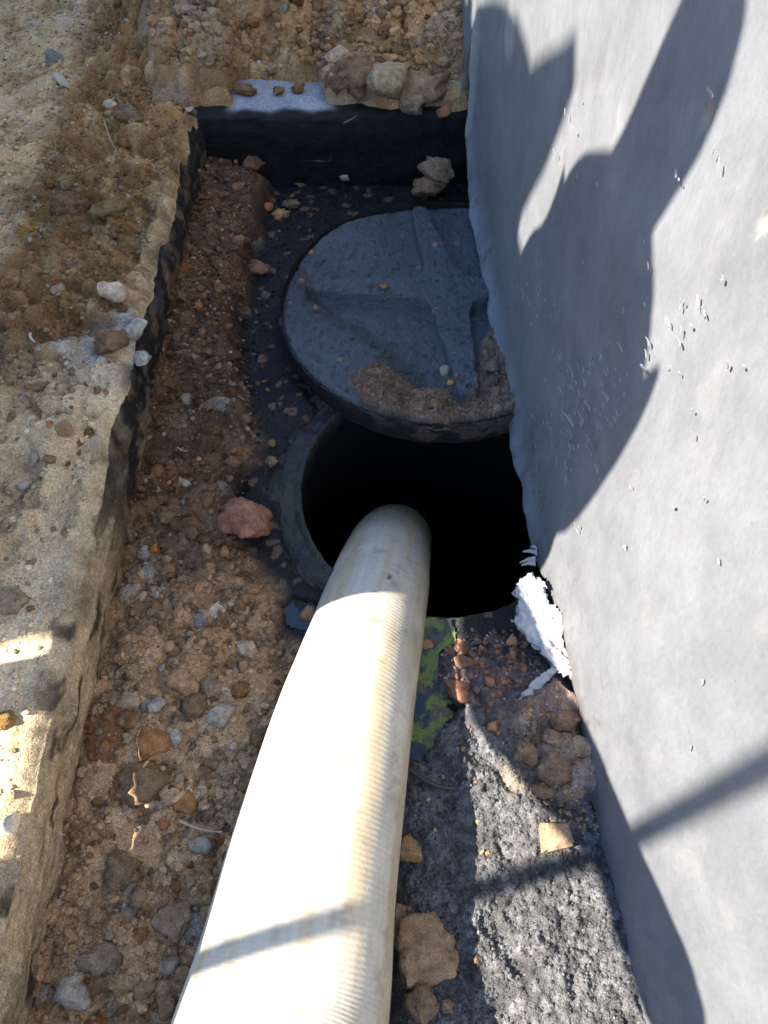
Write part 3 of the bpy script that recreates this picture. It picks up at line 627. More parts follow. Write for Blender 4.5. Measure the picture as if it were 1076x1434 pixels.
cs = mixc(np.ones(TH.shape + (3,)) * np.array([.020, .018, .017]), np.array([.16, .11, .08]), mud_s * .55 * np.exp(-((TH - 4.95) / .8) ** 2))
i_ = np.arange(TH.size).reshape(TH.shape); Fs = np.stack([i_[:-1], np.roll(i_[:-1], -1, 1), np.roll(i_[1:], -1, 1), i_[1:]], -1).reshape(-1, 4)
link('side', np_mesh('cover_side', np.stack([RS * np.cos(TH), RS * np.sin(TH), ZS], -1).reshape(-1, 3), Fs[:, ::-1], cs, np.full(TH.size, .5)), M_PITWALL, lid_root)
lathe('underside', [(LR - .012, .004), (LR - .05, .012), (.001, .014)], 90, M_SHAFT, lid_root)

# ------------------------------------------------------------------ suction hose
def hose_material():
    m, t, b = new_mat('canvas_hose'); L = t.links
    tc = N(t, 'ShaderNodeUVMap').outputs[0]; P = N(t, 'ShaderNodeNewGeometry').outputs['Position']
    sep = N(t, 'ShaderNodeSeparateXYZ'); L.new(tc, sep.inputs[0]); u, v = sep.outputs[0], sep.outputs[1]
    f1 = noise(t, P, 14, 5, .6); f2 = noise(t, P, 160, 4, .6)
    mp = N(t, 'ShaderNodeMapping'); mp.inputs['Scale'].default_value = (1, .12, 1); L.new(tc, mp.inputs[0]); st = noise(t, mp.outputs[0], 55, 4, .6)
    c = mix_col(t, 'MULTIPLY', 1.0, (.56, .515, .425), ramp(t, f1, [(.3, .86), (.7, 1.1)]))
    c = mix_col(t, 'MULTIPLY', .7, c, ramp(t, f2, [(.3, .85), (.7, 1.1)])); c = mix_col(t, 'MULTIPLY', .5, c, ramp(t, st, [(.3, .8), (.7, 1.1)]))
    # grime on the end in the hole and down its shaded flank
    g = N(t, 'ShaderNodeVertexColor', layer_name='Col').outputs[0]; c = mix_col(t, 'MULTIPLY', 1.0, c, g)
    L.new(c, b.inputs['Base Color']); b.inputs['Roughness'].default_value = .6; b.inputs['Specular IOR Level'].default_value = .3
    w1 = mathn(t, 'SINE', mathn(t, 'MULTIPLY', u, 2 * math.pi * 74)); w2 = mathn(t, 'SINE', mathn(t, 'ADD', mathn(t, 'MULTIPLY', v, 2 * math.pi * 135), mathn(t, 'MULTIPLY', u, 6.2832)))
    h = mathn(t, 'ADD', mathn(t, 'ADD', mathn(t, 'MULTIPLY', mathn(t, 'MULTIPLY', w1, w2), .08), mathn(t, 'MULTIPLY', w2, .32)), mathn(t, 'MULTIPLY', f2, .5))
    bp = N(t, 'ShaderNodeBump', Strength=.28, Distance=.0012); L.new(h, bp.inputs['Height']); L.new(bp.outputs[0], b.inputs['Normal'])
    return m
HW_ = [(248, 544, 1434), (288, 551, 1312), (322, 560, 1195), (389, 579, 1000), (447, 597, 859), (472, 602, 799), (495, 603, 762)]
HRAD = [.129, .122, .1179, .107, .099, .096, .092]
ctrl = []
for (a, b, y), R_ in zip(HW_, HRAD):
    d = ray((a + b) / 2, y); t_ = 2 * R_ * FOC / (b - a); ctrl.append((d[0] * t_, d[1] * t_, CAM_H + d[2] * t_, R_))
ctrl = np.array(ctrl)
d0 = ctrl[0, :3] - ctrl[1, :3]; d0 /= np.linalg.norm(d0)
back = [np.r_[ctrl[0, :3] + np.array([-.05, -.22, .08]) * 1.0, .13], np.r_[ctrl[0, :3] + np.array([-.2, -.75, .12]), .13], np.r_[ctrl[0, :3] + np.array([-.5, -1.7, -.02]), .13], np.r_[ctrl[0, :3] + np.array([-.95, -2.9, -.01]), .13]]
def hp(px, py, z, r): return np.r_[at(px, py, z), r]
fwd = [np.array([.062, .955, -.46, .089]), np.array([.07, .985, -.9, .088]), np.array([.07, .99, -1.5, .088])]
CT = np.array(back[::-1] + list(ctrl) + fwd)
def catmull(P, n):
    out = []
    Q = np.vstack([2 * P[0] - P[1], P, 2 * P[-1] - P[-2]])
    for i in range(1, len(Q) - 2):
        t = np.linspace(0, 1, n, endpoint=False)[:, None]; a, b, c, d = Q[i - 1], Q[i], Q[i + 1], Q[i + 2]
        out.append(.5 * (2 * b + (c - a) * t + (2 * a - 5 * b + 4 * c - d) * t ** 2 + (3 * b - a - 3 * c + d) * t ** 3))
    return np.vstack(out + [P[-1:]])
# smooth the measured axis a little, then resample evenly
core = catmull(CT, 60)
sl0 = np.r_[0, np.cumsum(np.linalg.norm(np.diff(core[:, :3], axis=0), axis=1))]; se = np.arange(0, sl0[-1], .01); core = np.array([np.interp(se, sl0, core[:, k]) for k in range(4)]).T
for _ in range(24): core[1:-1] = .25 * core[:-2] + .5 * core[1:-1] + .25 * core[2:]
sl = np.r_[0, np.cumsum(np.linalg.norm(np.diff(core[:, :3], axis=0), axis=1))]
NS = int(sl[-1] / .006); su = np.linspace(0, sl[-1], NS); A = np.array([np.interp(su, sl, core[:, k]) for k in range(4)]).T
T = np.gradient(A[:, :3], axis=0); T /= np.linalg.norm(T, axis=1)[:, None]
side = np.cross(T, [0, .25, 1.]); side /= np.linalg.norm(side, axis=1)[:, None]; up = np.cross(side, T)
# carry the frame so that it does not flip on the way down
for i in range(1, NS):
    s_ = side[i - 1] - T[i] * (side[i - 1] @ T[i]); side[i] = s_ / np.linalg.norm(s_); up[i] = np.cross(side[i], T[i])
NA = 96; an = np.linspace(0, 2 * math.pi, NA + 1)
AN, SU = np.meshgrid(an, su)
pitch = .0105
RR = A[:, 3][:, None] + .0014 * fbm(AN * .1, SU, .12, 3, 1001)
PV = A[:, None, :3] + RR[..., None] * (np.cos(AN)[..., None] * side[:, None, :] + np.sin(AN)[..., None] * up[:, None, :])
hz_ = PV[..., 2]
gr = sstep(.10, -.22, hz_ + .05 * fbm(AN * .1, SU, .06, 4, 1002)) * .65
stn = np.clip(sstep(.1, .5, fbm(AN * .1 * 1.0, SU * .5, .05, 4, 1003)) * sstep(.35, -.05, hz_) * sstep(-.4, .6, np.cos(AN)), 0, 1)
hc = mixc(np.ones(AN.shape + (3,)), np.array([.42, .44, .38]), gr); hc = mixc(hc, np.array([.50, .52, .36]), stn * .6)
lng = fbm(AN * .1 * 3, SU * .12, .05, 4, 1005); hc = mixc(hc, np.array([.86, .70, .44]), np.clip(sstep(.05, .45, lng), 0, 1) * .55)
scf = fbm(AN * .1, SU, .018, 3, 1006); hc = mixc(hc, np.array([.55, .50, .42]), sstep(.35, .55, scf) * .5)
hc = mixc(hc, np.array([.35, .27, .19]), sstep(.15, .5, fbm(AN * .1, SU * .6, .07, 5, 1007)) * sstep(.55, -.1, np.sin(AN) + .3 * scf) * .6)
spots = [(546, 808, .006, .1), (524, 830, .003, .4), (526, 848, .003, .45), (527, 838, .0025, .5), (440, 1300, .003, .5)]
hme = np_mesh('hose', PV.reshape(-1, 3), grid_faces(NS, NA + 1)[:, ::-1], None, None)
def near_px(px, py):
    d = np.array(ray(px, py)); O = np.array([0, 0, CAM_H]); w = PV - O; tt = w @ d / (d @ d); dist_ = np.linalg.norm(w - tt[..., None] * d, axis=-1) + (tt > np.min(tt[np.linalg.norm(w - tt[..., None] * d, axis=-1) < .02]) + .06) * 9
    return dist_
for (px_, py_, r_, v_) in spots: hc = mixc(hc, np.array([v_, v_, v_]), (1 - sstep(r_ * .5, r_, near_px(px_, py_))))
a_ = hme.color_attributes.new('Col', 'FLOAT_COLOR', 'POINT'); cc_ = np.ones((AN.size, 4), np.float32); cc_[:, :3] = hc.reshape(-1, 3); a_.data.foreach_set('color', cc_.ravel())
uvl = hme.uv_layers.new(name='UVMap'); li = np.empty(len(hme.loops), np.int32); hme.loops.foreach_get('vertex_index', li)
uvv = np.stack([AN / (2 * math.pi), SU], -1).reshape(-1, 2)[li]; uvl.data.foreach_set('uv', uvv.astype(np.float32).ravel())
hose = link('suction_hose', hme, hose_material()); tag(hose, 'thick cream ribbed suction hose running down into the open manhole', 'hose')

# ------------------------------------------------------------------ standing liquid
def liquid(name, poly, z, mat, seed, label, cat):
    x0, y0 = poly.min(0) - .012; x1, y1 = poly.max(0) + .012
    Xs, Ys = np.meshgrid(np.arange(x0, x1, .0025), np.arange(y0, y1, .0025)); d = poly_dist(Xs + .012 * fbm(Xs, Ys, .03, 3, seed + 7), Ys + .012 * fbm(Xs, Ys, .03, 3, seed + 8), poly)
    ins = d < .006; ins &= np.hypot(Xs - HOLE[0], Ys - HOLE[1]) > HR + .004
    kp = ins[:-1, :-1] & ins[1:, :-1] & ins[:-1, 1:] & ins[1:, 1:]
    o = link(name, grid_mesh(name, Xs, Ys, np.full(Xs.shape, z) + .0004 * fbm(Xs, Ys, .03, 2, seed), None, None, kp), mat); return tag(o, label, cat)
def algae_material():
    m, t, b = new_mat('algae_water'); P = N(t, 'ShaderNodeNewGeometry').outputs['Position']
    f = noise(t, P, 26, 4, .6); g = noise(t, P, 240, 4, .7)
    mask = ramp(t, f, [(.47, 0.0), (.55, 1.0)])
    green = mix_col(t, 'MULTIPLY', 1.0, (.10, .15, .028), ramp(t, g, [(.3, .4), (.7, 1.5)]))
    c = mix_col(t, 'MIX', mask, (.012, .02, .022), green); t.links.new(c, b.inputs['Base Color'])
    rr = N(t, 'ShaderNodeMapRange'); t.links.new(mask, rr.inputs[0]); rr.inputs[3].default_value = .05; rr.inputs[4].default_value = .5; t.links.new(rr.outputs[0], b.inputs['Roughness'])
    b.inputs['IOR'].default_value = 1.45
    bp = N(t, 'ShaderNodeBump', Strength=.35, Distance=.002); t.links.new(mathn(t, 'MULTIPLY', g, mask), bp.inputs['Height']); t.links.new(bp.outputs[0], b.inputs['Normal'])
    return m
m_, t_, b_ = new_mat('dark_water'); b_.inputs['Base Color'].default_value = (.02, .03, .03, 1); b_.inputs['Roughness'].default_value = .04; b_.inputs['IOR'].default_value = 1.5
liquid('algae_pool', pool_poly, .003, algae_material(), 41, 'green scummed pool beside the hose at the near rim', 'pool')
liquid('puddle', pud_poly, -.001, m_, 43, 'small dark blue puddle holding a pebble beside the hose', 'puddle')

# ------------------------------------------------------------------ stones and clods
def rock_mesh(name, seed, kind):
    rng = np.random.default_rng(seed); bm = bmesh.new(); bmesh.ops.create_icosphere(bm, subdivisions=4 if kind == 'big' else 3, radius=1.0)
    V = np.array([v.co[:] for v in bm.verts])
    if kind != 'clod':
        for _ in range(14 if kind == 'rock' else 16):
            n = rng.normal(size=3); n /= np.linalg.norm(n); d = rng.uniform(.5, .82); over = np.clip(V @ n - d, 0, None); V = V - over[:, None] * n * .92
    off = rng.uniform(-50, 50, 3)
    def n3(s, k): return (vnoise(V[:, 0] * s + off[0], V[:, 1] * s + V[:, 2] * s * .7 + off[1], k) + vnoise(V[:, 2] * s + off[2], V[:, 1] * s - V[:, 0] * s * .6, k + 1) - 1)
    a = {'rock': .12, 'clod': .36, 'big': .2}[kind]
    V = V * (1 + a * n3(1.7, seed)[:, None] + a * .7 * n3(4.0, seed + 3)[:, None] + (.24 if kind == 'clod' else .11) * n3(9, seed + 5)[:, None] + (.18 if kind == 'clod' else .09) * n3(19, seed + 7)[:, None])
    V *= np.array([1, rng.uniform(.72, .95), rng.uniform(.6, .8)]); V /= np.abs(V).max()
    for v, c in zip(bm.verts, V): v.co = c
    me = bpy.data.meshes.new(name); bm.to_mesh(me); bm.free()
    me.polygons.foreach_set('use_smooth', np.full(len(me.polygons), True, bool)); return me
ROCKS = [rock_mesh('rock', 300 + i, 'rock') for i in range(9)]; CLODS = [rock_mesh('clod', 400 + i, 'clod') for i in range(9)]; BIGS = [rock_mesh('boulder', 500 + i, 'big') for i in range(4)]
for q in ROCKS + BIGS: q.materials.append(M_STONE)
for q in CLODS: q.materials.append(M_CLOD)
def put(name, me, p, s, col, label, cat, group=None, rz=None, tilt=.35, sink=.35, mat=None, zs=1.0):
    o = bpy.data.objects.new(name, me); C.objects.link(o)
    o.rotation_euler = (random.uniform(-tilt, tilt), random.uniform(-tilt, tilt), random.uniform(0, 6.28) if rz is None else rz)
    sc = (s, s, s * zs) if not isinstance(s, tuple) else s; o.scale = sc
    o.location = (p[0], p[1], p[2] + sc[2] * (.58 - sink)); o.color = (float(col[0]) * 1.03, float(col[1]) * .90, float(col[2]) * .74, 1)
    if mat is not None: o.material_slots[0].link = 'OBJECT'; o.material_slots[0].material = mat
    return tag(o, label, cat, group)
def on_floor(px, py, z=.03):
    p = at(px, py, z); z1 = float(floor_z(p[0], p[1])); p = at(px, py, z1); p[2] = float(floor_z(p[0], p[1])); return p
def on_ledge(px, py):
    p = at(px, py, .21); p[2] = ledge_z(p[0], p[1]); return p
def on_bank(px, py):
    z = .22
    for _ in range(6): p = at(px, py, z); z = bank_z(p[0], p[1])
    if py > 112: p = at(px, py, .205); p[2] = max(.203, bank_z(p[0], p[1])); return p
    p[2] = z; return p
def pxs(p): return np.linalg.norm(np.array(p) - [0, 0, CAM_H]) / FOC      # metres per picture element there
def lid_at(px, py): p = at(px, py, LID_T); return np.array([p[0], p[1], LID_T - .001])

NAMED = [ # where, across, colour, kind, name, label
 ('f', 357, 743, 84, (.30, .155, .115), 'B0', 'rock', 'large reddish brown lump of rock beside the open hole', .05),
 ('f', 590, 1345, 100, (.30, .225, .165), 'B1', 'boulder', 'large flat tan boulder in the mud beside the hose', .45),
 ('f', 556, 1285, 60, (.29, .22, .165), 'B2', 'rock', 'tan rock half hidden by the hose above the boulder', .3),
 ('f', 573, 1192, 34, (.30, .205, .13), 'R1', 'cobble', 'round brown cobble in black mud at the hose edge', .25),
 ('f', 590, 1405, 44, (.28, .215, .16), 'C3', 'clod', 'tan earth clod below the flat boulder', .4),
 ('f', 628, 1410, 20, (.28, .215, .16), 'C4', 'clod', 'small tan clod touching the boulder near the picture foot', .3),
 ('l', 160, 422, 42, (.62, .52, .43), 'R2', 'stone', 'angular pinkish white stone lying on the dirt ledge', .15),
 ('l', 187, 459, 34, (.50, .51, .50), 'R3', 'pebble', 'smooth pale grey pebble at the ledge edge below the pink stone', .3),
 ('l', 174, 437, 16, (.22, .13, .09), 'C0', 'pebble', 'small brown pebble touching the pinkish white stone', .3),
 ('l', 103, 480, 24, (.30, .25, .17), 'R5', 'pebble', 'round olive tan pebble left of the grey cement crust', .3),
 ('l', 158, 487, 50, (.30, .20, .125), 'C2', 'clod', 'brown earth clod sitting on the grey cement crust', .35),
 ('l', 197, 495, 30, (.43, .45, .45), 'R4', 'stone', 'pale grey chip of cement at the ledge edge', .45),
 ('l', 97, 612, 26, (.33, .215, .14), 'R6', 'stone', 'flat pinkish brown stone on the ledge below the crust', .3),
 ('l', 26, 673, 20, (.47, .44, .40), 'R7', 'stone', 'pale stone on the ledge near the left picture edge', .3),
 ('l', 10, 1153, 26, (.66, .62, .55), 'R8', 'stone', 'bright white pointed stone on the ledge near the left edge', .15),
 ('l', 14, 845, 48, (.45, .37, .28), 'C5', 'clod', 'pale sunlit clod at the left edge of the ledge', .4),
 ('l', 8, 1010, 30, (.33, .22, .09), 'C6', 'clod', 'orange brown clod between two sunlit patches on the ledge', .3),
 ('l', 183, 170, 44, (.25, .175, .11), 'C7', 'clod', 'large brown clod on the ledge beside the far pit corner', .3),
 ('l', 156, 153, 20, (.48, .42, .34), 'R0', 'stone', 'pale stone tucked against the large clod on the ledge', .3),
 ('l', 173, 190, 22, (.34, .17, .08), 'C1', 'pebble', 'orange red pebble just below the large ledge clod', .3),
 ('l', 160, 308, 44, (.29, .22, .12), 'C8', 'clod', 'yellowish brown clod halfway along the dirt ledge', .3),
 ('l', 105, 303, 50, (.21, .13, .08), 'C4', 'clod', 'dark brown clod left of the yellowish ledge clod', .35),
 ('l', 77, 85, 22, (.20, .20, .20), 'R1', 'stone', 'flat dark grey stone on packed dirt at upper left', .5),
 ('l', 264, 147, 14, (.52, .44, .38), 'R3', 'pebble', 'tiny pinkish pebble at the far ledge rim', .3),
 ('f', 305, 855, 30, (.55, .50, .42), 'R5', 'pebble', 'cream pebble on the pit floor left of the hose', .25),
 ('f', 345, 910, 34, (.48, .40, .29), 'R2', 'stone', 'pitted cream stone close to the hose', .35),
 ('f', 283, 868, 26, (.25, .25, .26), 'R6', 'pebble', 'dark grey pebble beside the cream pebble', .35),
 ('f', 221, 991, 24, (.40, .395, .385), 'R3', 'pebble', 'grey pebble beside an orange stone near the ledge', .25),
 ('f', 246, 1031, 24, (.44, .43, .41), 'R4', 'pebble', 'pale grey egg shaped pebble right of the orange stone', .25),
 ('f', 211, 1041, 44, (.34, .18, .085), 'R1', 'stone', 'flat orange brown stone on the pit floor', .4),
 ('f', 180, 983, 34, (.36, .29, .21), 'R7', 'stone', 'light tan stone at the foot of the ledge', .3),
 ('f', 178, 1008, 34, (.28, .185, .11), 'C0', 'clod', 'brown clod just below the light tan stone', .3),
 ('f', 310, 1003, 36, (.44, .42, .38), 'R8', 'stone', 'whitish grey stone left of the sunlit hose', .4),
 ('f', 272, 987, 40, (.28, .20, .125), 'C3', 'clod', 'round brown clod above the whitish stone', .3),
 ('f', 255, 958, 46, (.36, .25, .16), 'R0', 'stone', 'banded tan stone on the pit floor', .4),
 ('f', 296, 964, 40, (.34, .26, .19), 'R4', 'stone', 'long tan stone leaning right of the banded stone', .4),
 ('f', 327, 1043, 14, (.50, .47, .43), 'R6', 'pebble', 'tiny white pebble near the hose', .3),
 ('f', 202, 1100, 70, (.29, .215, .14), 'C5', 'clod', 'broad crumbly brown clod mid way down the pit', .5),
 ('f', 280, 1185, 32, (.38, .365, .35), 'R2', 'stone', 'pointed grey stone by the hose', .35),
 ('f', 262, 1122, 34, (.36, .20, .09), 'R5', 'stone', 'rusty orange flat stone mid pit', .5),
 ('f', 245, 1290, 54, (.31, .235, .17), 'B3', 'rock', 'lumpy tan rock low in the pit by the hose', .4),
 ('f', 232, 1348, 34, (.36, .31, .26), 'R7', 'stone', 'pale tan stone below the lumpy tan rock', .4),
 ('f', 105, 1395, 44, (.37, .35, .32), 'R0', 'stone', 'long pale grey stone near the lower left corner', .4),
 ('f', 135, 1340, 62, (.34, .28, .22), 'C7', 'clod', 'wide grey brown clod above the long pale stone', .5),
 ('f', 172, 1215, 56, (.29, .21, .135), 'C2', 'clod', 'dusty brown clod under the straw', .45),
 ('f', 217, 770, 16, (.40, .17, .055), 'R8', 'stone', 'small bright orange stone at the foot of the ledge', .3),
 ('f', 195, 833, 18, (.42, .39, .33), 'R3', 'pebble', 'small pale pebble at the foot of the ledge', .3),
 ('f', 433, 864, 26, (.36, .22, .13), 'R1', 'pebble', 'orange brown pebble lying in the puddle', .2),
 ('f', 381, 651, 20, (.36, .27, .17), 'C1', 'pebble', 'tan pebble alone on the wet sludge near the hole', .2),
 ('f', 381, 622, 14, (.26, .19, .13), 'C3', 'pebble', 'brown pebble above the lone tan pebble', .3),
 ('f', 355, 222, 40, (.24, .145, .10), 'C6', 'clod', 'round reddish brown clod in the far pit corner', .2),
 ('f', 391, 230, 40, (.20, .165, .09), 'R6', 'stone', 'flat olive stone against the far pit wall', .2),
 ('f', 410, 288, 26, (.25, .185, .14), 'C8', 'clod', 'grey brown clod on black sludge above the cover', .2),
 ('f', 418, 257, 22, (.27, .19, .13), 'C0', 'clod', 'small tan clod between the olive stone and dry leaf', .2),
 ('f', 600, 272, 46, (.38, .265, .20), 'C4', 'clod', 'pinkish brown clod behind the far rim of the cover', .1),
 ('f', 375, 293, 16, (.40, .18, .08), 'R4', 'pebble', 'orange pebble on the sludge left of the cover', .2),
 ('f', 362, 380, 34, (.29, .175, .115), 'C2', 'clod', 'long reddish clod at the edge of the sludge', .25),
 ('f', 596, 905, 24, (.30, .16, .09), 'R2', 'pebble', 'wet orange pebble at the edge of the green pool', .25),
 ('f', 718, 897, 20, (.42, .26, .14), 'R5', 'pebble', 'orange tan pebble on the black rim by the torn flap', .15),
 ('f', 690, 1018, 16, (.36, .19, .10), 'R8', 'pebble', 'small orange pebble below the wet red gravel', .2),
 ('f', 640, 968, 46, (.20, .095, .06), 'B2', 'rock', 'wet dark red rock at the right of the green pool', .4),
 ('f', 650, 930, 30, (.18, .10, .07), 'R0', 'stone', 'wet brown stone between pool and red gravel', .4),
 ('f', 740, 1055, 40, (.27, .195, .145), 'C1', 'clod', 'tan clod at the left foot of the pile under the flap', .3),
 ('f', 790, 1010, 44, (.26, .185, .14), 'C5', 'clod', 'brown clod against the wall at the top of the pile', .3),
 ('f', 772, 1035, 34, (.30, .22, .165), 'C7', 'clod', 'blocky tan clod in the middle of the pile by the wall', .3),
 ('f', 780, 1072, 50, (.28, .205, .15), 'C3', 'clod', 'largest tan clod in the pile by the wall', .35),
 ('f', 808, 1050, 36, (.31, .235, .19), 'R7', 'stone', 'pale brown stone touching the wall beside the clod pile', .3),
 ('f', 768, 1102, 40, (.29, .215, .15), 'C8', 'clod', 'lowest tan clod of the pile by the wall', .3),
 ('b', 468, 42, 32, (.45, .37, .27), 'R2', 'stone', 'upright pale tan stone standing in the earth bank', -.3),
 ('b', 690, 0, 10, (.3, .22, .15), 'C0', 'clod', None, .3),
 ('b', 540, 143, 66, (.36, .32, .23), 'R3', 'rock', 'flat olive grey rock on the far pit wall', .35),
 ('b', 496, 112, 70, (.25, .175, .12), 'C1', 'clod', 'big crumbly clod overhanging the far pit wall', .35),
 ('b', 590, 110, 74, (.33, .26, .19), 'C4', 'clod', 'big grey brown clod near the wall on the bank', .35),
 ('b', 625, 72, 50, (.25, .20, .16), 'C6', 'clod', 'grey clod against the wall above the big grey brown clod', .35),
 ('b', 578, 156, 26, (.22, .20, .17), 'C3', 'stone', 'round dark grey stone at the right end of the far wall', .2),
 ('b', 577, 134, 22, (.30, .18, .11), 'C7', 'pebble', 'brown pebble between the olive rock and the big clod', .2),
 ('b', 622, 158, 20, (.31, .17, .10), 'R4', 'stone', 'small reddish stone on the far wall beside the coated wall', .2),
 ('b', 365, 82, 24, (.33, .22, .11), 'C4', 'clod', 'round ochre clod in the bank above the pale ledge', .2),
 ('b', 390, 130, 16, (.27, .17, .10), 'C2', 'clod', 'small brown clod on the pale strip of the far wall', .0),
 ('b', 418, 127, 18, (.25, .16, .10), 'C5', 'clod', 'dark brown clod at the right end of the pale strip', .0),
 ('b', 345, 130, 30, (.26, .17, .105), 'C8', 'clod', 'brown clod at the left end of the pale strip', .2),
 ('d', 537, 402, 14, (.32, .20, .12), 'C0', 'pebble', 'lone brown pebble in the middle of the cover', .2),
 ('d', 517, 538, 18, (.36, .23, .12), 'C3', 'pebble', 'tan pebble at the left end of the soil on the cover', .2),
 ('d', 622, 521, 16, (.26, .25, .25), 'R3', 'pebble', 'grey pebble in the groove of the cover', .2),
 ('d', 631, 536, 12, (.44, .25, .08), 'R5', 'pebble', 'tiny orange pebble below the grey one on the cover', .2),
 ('d', 690, 515, 24, (.24, .235, .23), 'C6', 'clod', 'grey clod on the cover close to the wall', .3),
 ('d', 610, 566, 24, (.26, .18, .12), 'C2', 'clod', 'clod in the middle of the soil on the cover', .5),
]
taken = []
for (w, px_, py_, s_, c_, mk, nm, lab, sk) in NAMED:
    if lab is None: continue
    p = {'f': on_floor, 'l': on_ledge, 'b': on_bank, 'd': lid_at}[w](px_, py_); r = s_ * pxs(p) * .54
    me = {'B': BIGS, 'R': ROCKS, 'C': CLODS}[mk[0]][int(mk[1])]
    wetm = M_WETSTONE if 'wet' in lab and 'sludge' not in lab else None
    put(nm, me, p, r, c_, lab, nm, rz=random.uniform(-.5, .5), tilt=.3, sink=sk, mat=wetm, zs=.8 if mk[0] != 'B' else (1.1 if mk == 'B0' else .7)); taken.append((p[0], p[1], r))

# the sunlit brick fragment beside the wall
def brick_bit():
    bm = bmesh.new(); box_bm(bm, (0, 0, 0), (.052, .046, .040), bev=.003)
    rng = np.random.default_rng(3)
    for v in bm.verts: v.co += Vector(rng.normal(size=3) * .0012)
    for v in bm.verts:
        if v.co.x > .02: v.co.y *= .8; v.co.z -= .004
    me = bpy.data.meshes.new('brick_fragment'); bm.to_mesh(me); bm.free(); return me
bme = brick_bit(); bme.materials.append(M_STONE); p = on_floor(776, 1174); o = put('brick_fragment', bme, p, .85, (.42, .31, .23), 'pale square cut block lying in the sunlit mud by the wall', 'block', rz=.12, tilt=.06, sink=.69); o.location.z = p[2] + .014

# unnamed clods and stones
LOOSE = []
def scatter(n, poly_px, zf, zguess, smin, smax, cols, label, group, cat, name, wetp=0.0, sink=(.3, .55), meshes=None):
    P = px_poly(poly_px, zguess); x0, y0 = P.min(0); x1, y1 = P.max(0); k = 0; tries = 0
    while k < n and tries < n * 80:
        tries += 1
        x = random.uniform(x0, x1); y = random.uniform(y0, y1)
        if poly_dist(np.array([x]), np.array([y]), P)[0] > 0: continue
        if zf is bank_z and y < 1.885: continue
        if zf is ledge_z and x > float(face_x(y)) - .028: continue
        if zf is floor_z and x < float(face_x(y)) + .012: continue
        r = smin + (smax - smin) * random.random() ** 2.2
        if any((x - a) ** 2 + (y - b) ** 2 < (r + c) ** 2 * .55 for a, b, c in taken): continue
        z = float(zf(x, y)); rock = random.random() < .35
        me = random.choice(meshes or (ROCKS if rock else CLODS)); c = np.array(random.choice(cols)) * random.uniform(.75, 1.25)
        put(name, me, (x, y, z), r, c, label, cat, group, tilt=.6, sink=random.uniform(*sink), mat=M_WETSTONE if random.random() < wetp else None, zs=.85); taken.append((x, y, r)); LOOSE.append((bpy.context.scene.collection.objects[-1], x, y, r, c, cat, group)); k += 1
SB = [(.21, .13, .078), (.18, .105, .06), (.23, .15, .09), (.17, .095, .055), (.25, .135, .07), (.24, .175, .115)]
SN = [(.35, .235, .14), (.32, .21, .12), (.38, .27, .165), (.30, .19, .105), (.36, .27, .18), (.36, .20, .095)]
SL = [(.30, .235, .16), (.26, .18, .11), (.34, .28, .20), (.28, .16, .08), (.40, .37, .32)]
scatter(95, [(240, 260), (300, 215), (350, 230), (345, 330), (335, 480), (350, 600), (330, 690), (300, 780), (200, 780), (225, 560)], floor_z, .05, .007, .022, SB, 'reddish brown clod on the shaded pit floor between ledge and sludge', 'clods along the foot of the ledge', 'clod', 'earth_clod')
scatter(110, [(200, 780), (340, 770), (400, 890), (440, 900), (350, 1200), (300, 1434), (90, 1434), (130, 1100), (165, 900)], floor_z, .04, .006, .022, SN, 'tan clod on the pit floor between the ledge and the hose', 'clods left of the hose', 'clod', 'earth_clod')
scatter(50, [(90, 440), (20, 470), (20, 640), (110, 690), (190, 640), (200, 580), (120, 560)], ledge_z, .2, .006, .015, SL, 'small clod among rubble on the ledge beside the cement crust', 'rubble on the ledge', 'clod', 'earth_clod')
scatter(70, [(60, 420), (150, 400), (220, 200), (275, 150), (290, 60), (280, 0), (130, 0), (150, 100), (80, 180), (70, 300)], ledge_z, .2, .007, .020, SL, 'brown clod in the broken belt of the far dirt ledge', 'clods in the ledge belt', 'clod', 'earth_clod')
scatter(45, [(310, 110), (340, 60), (330, 0), (660, 0), (645, 120), (560, 150), (470, 150), (455, 105)], bank_z, .28, .010, .036, SB, 'brown clod in the earth bank above the far pit wall', 'clods in the bank', 'clod', 'earth_clod')
scatter(34, [(620, 890), (660, 880), (735, 905), (735, 1000), (690, 1000), (640, 985)], floor_z, .0, .005, .013, [(.21, .10, .065), (.25, .13, .08), (.17, .10, .075), (.13, .12, .12)], 'wet reddish stone in the gravel below the hole', 'wet red gravel stones', 'stone', 'gravel_stone', .9, (.2, .45), ROCKS)
scatter(16, [(380, 250), (420, 260), (390, 330), (365, 420), (345, 540), (400, 640), (380, 560), (380, 400)], floor_z, .0, .004, .009, SB, 'small brown crumb on black sludge left of the cover', 'crumbs on the sludge', 'clod', 'earth_clod', 0, (.2, .4))
scatter(10, [(590, 1060), (690, 1040), (680, 1400), (650, 1300), (600, 1150)], floor_z, .03, .004, .007, SN, 'tiny tan pebble on the shaded mud right of the hose', 'pebbles on the mud', 'pebble', 'pebble', 0, (.2, .4))

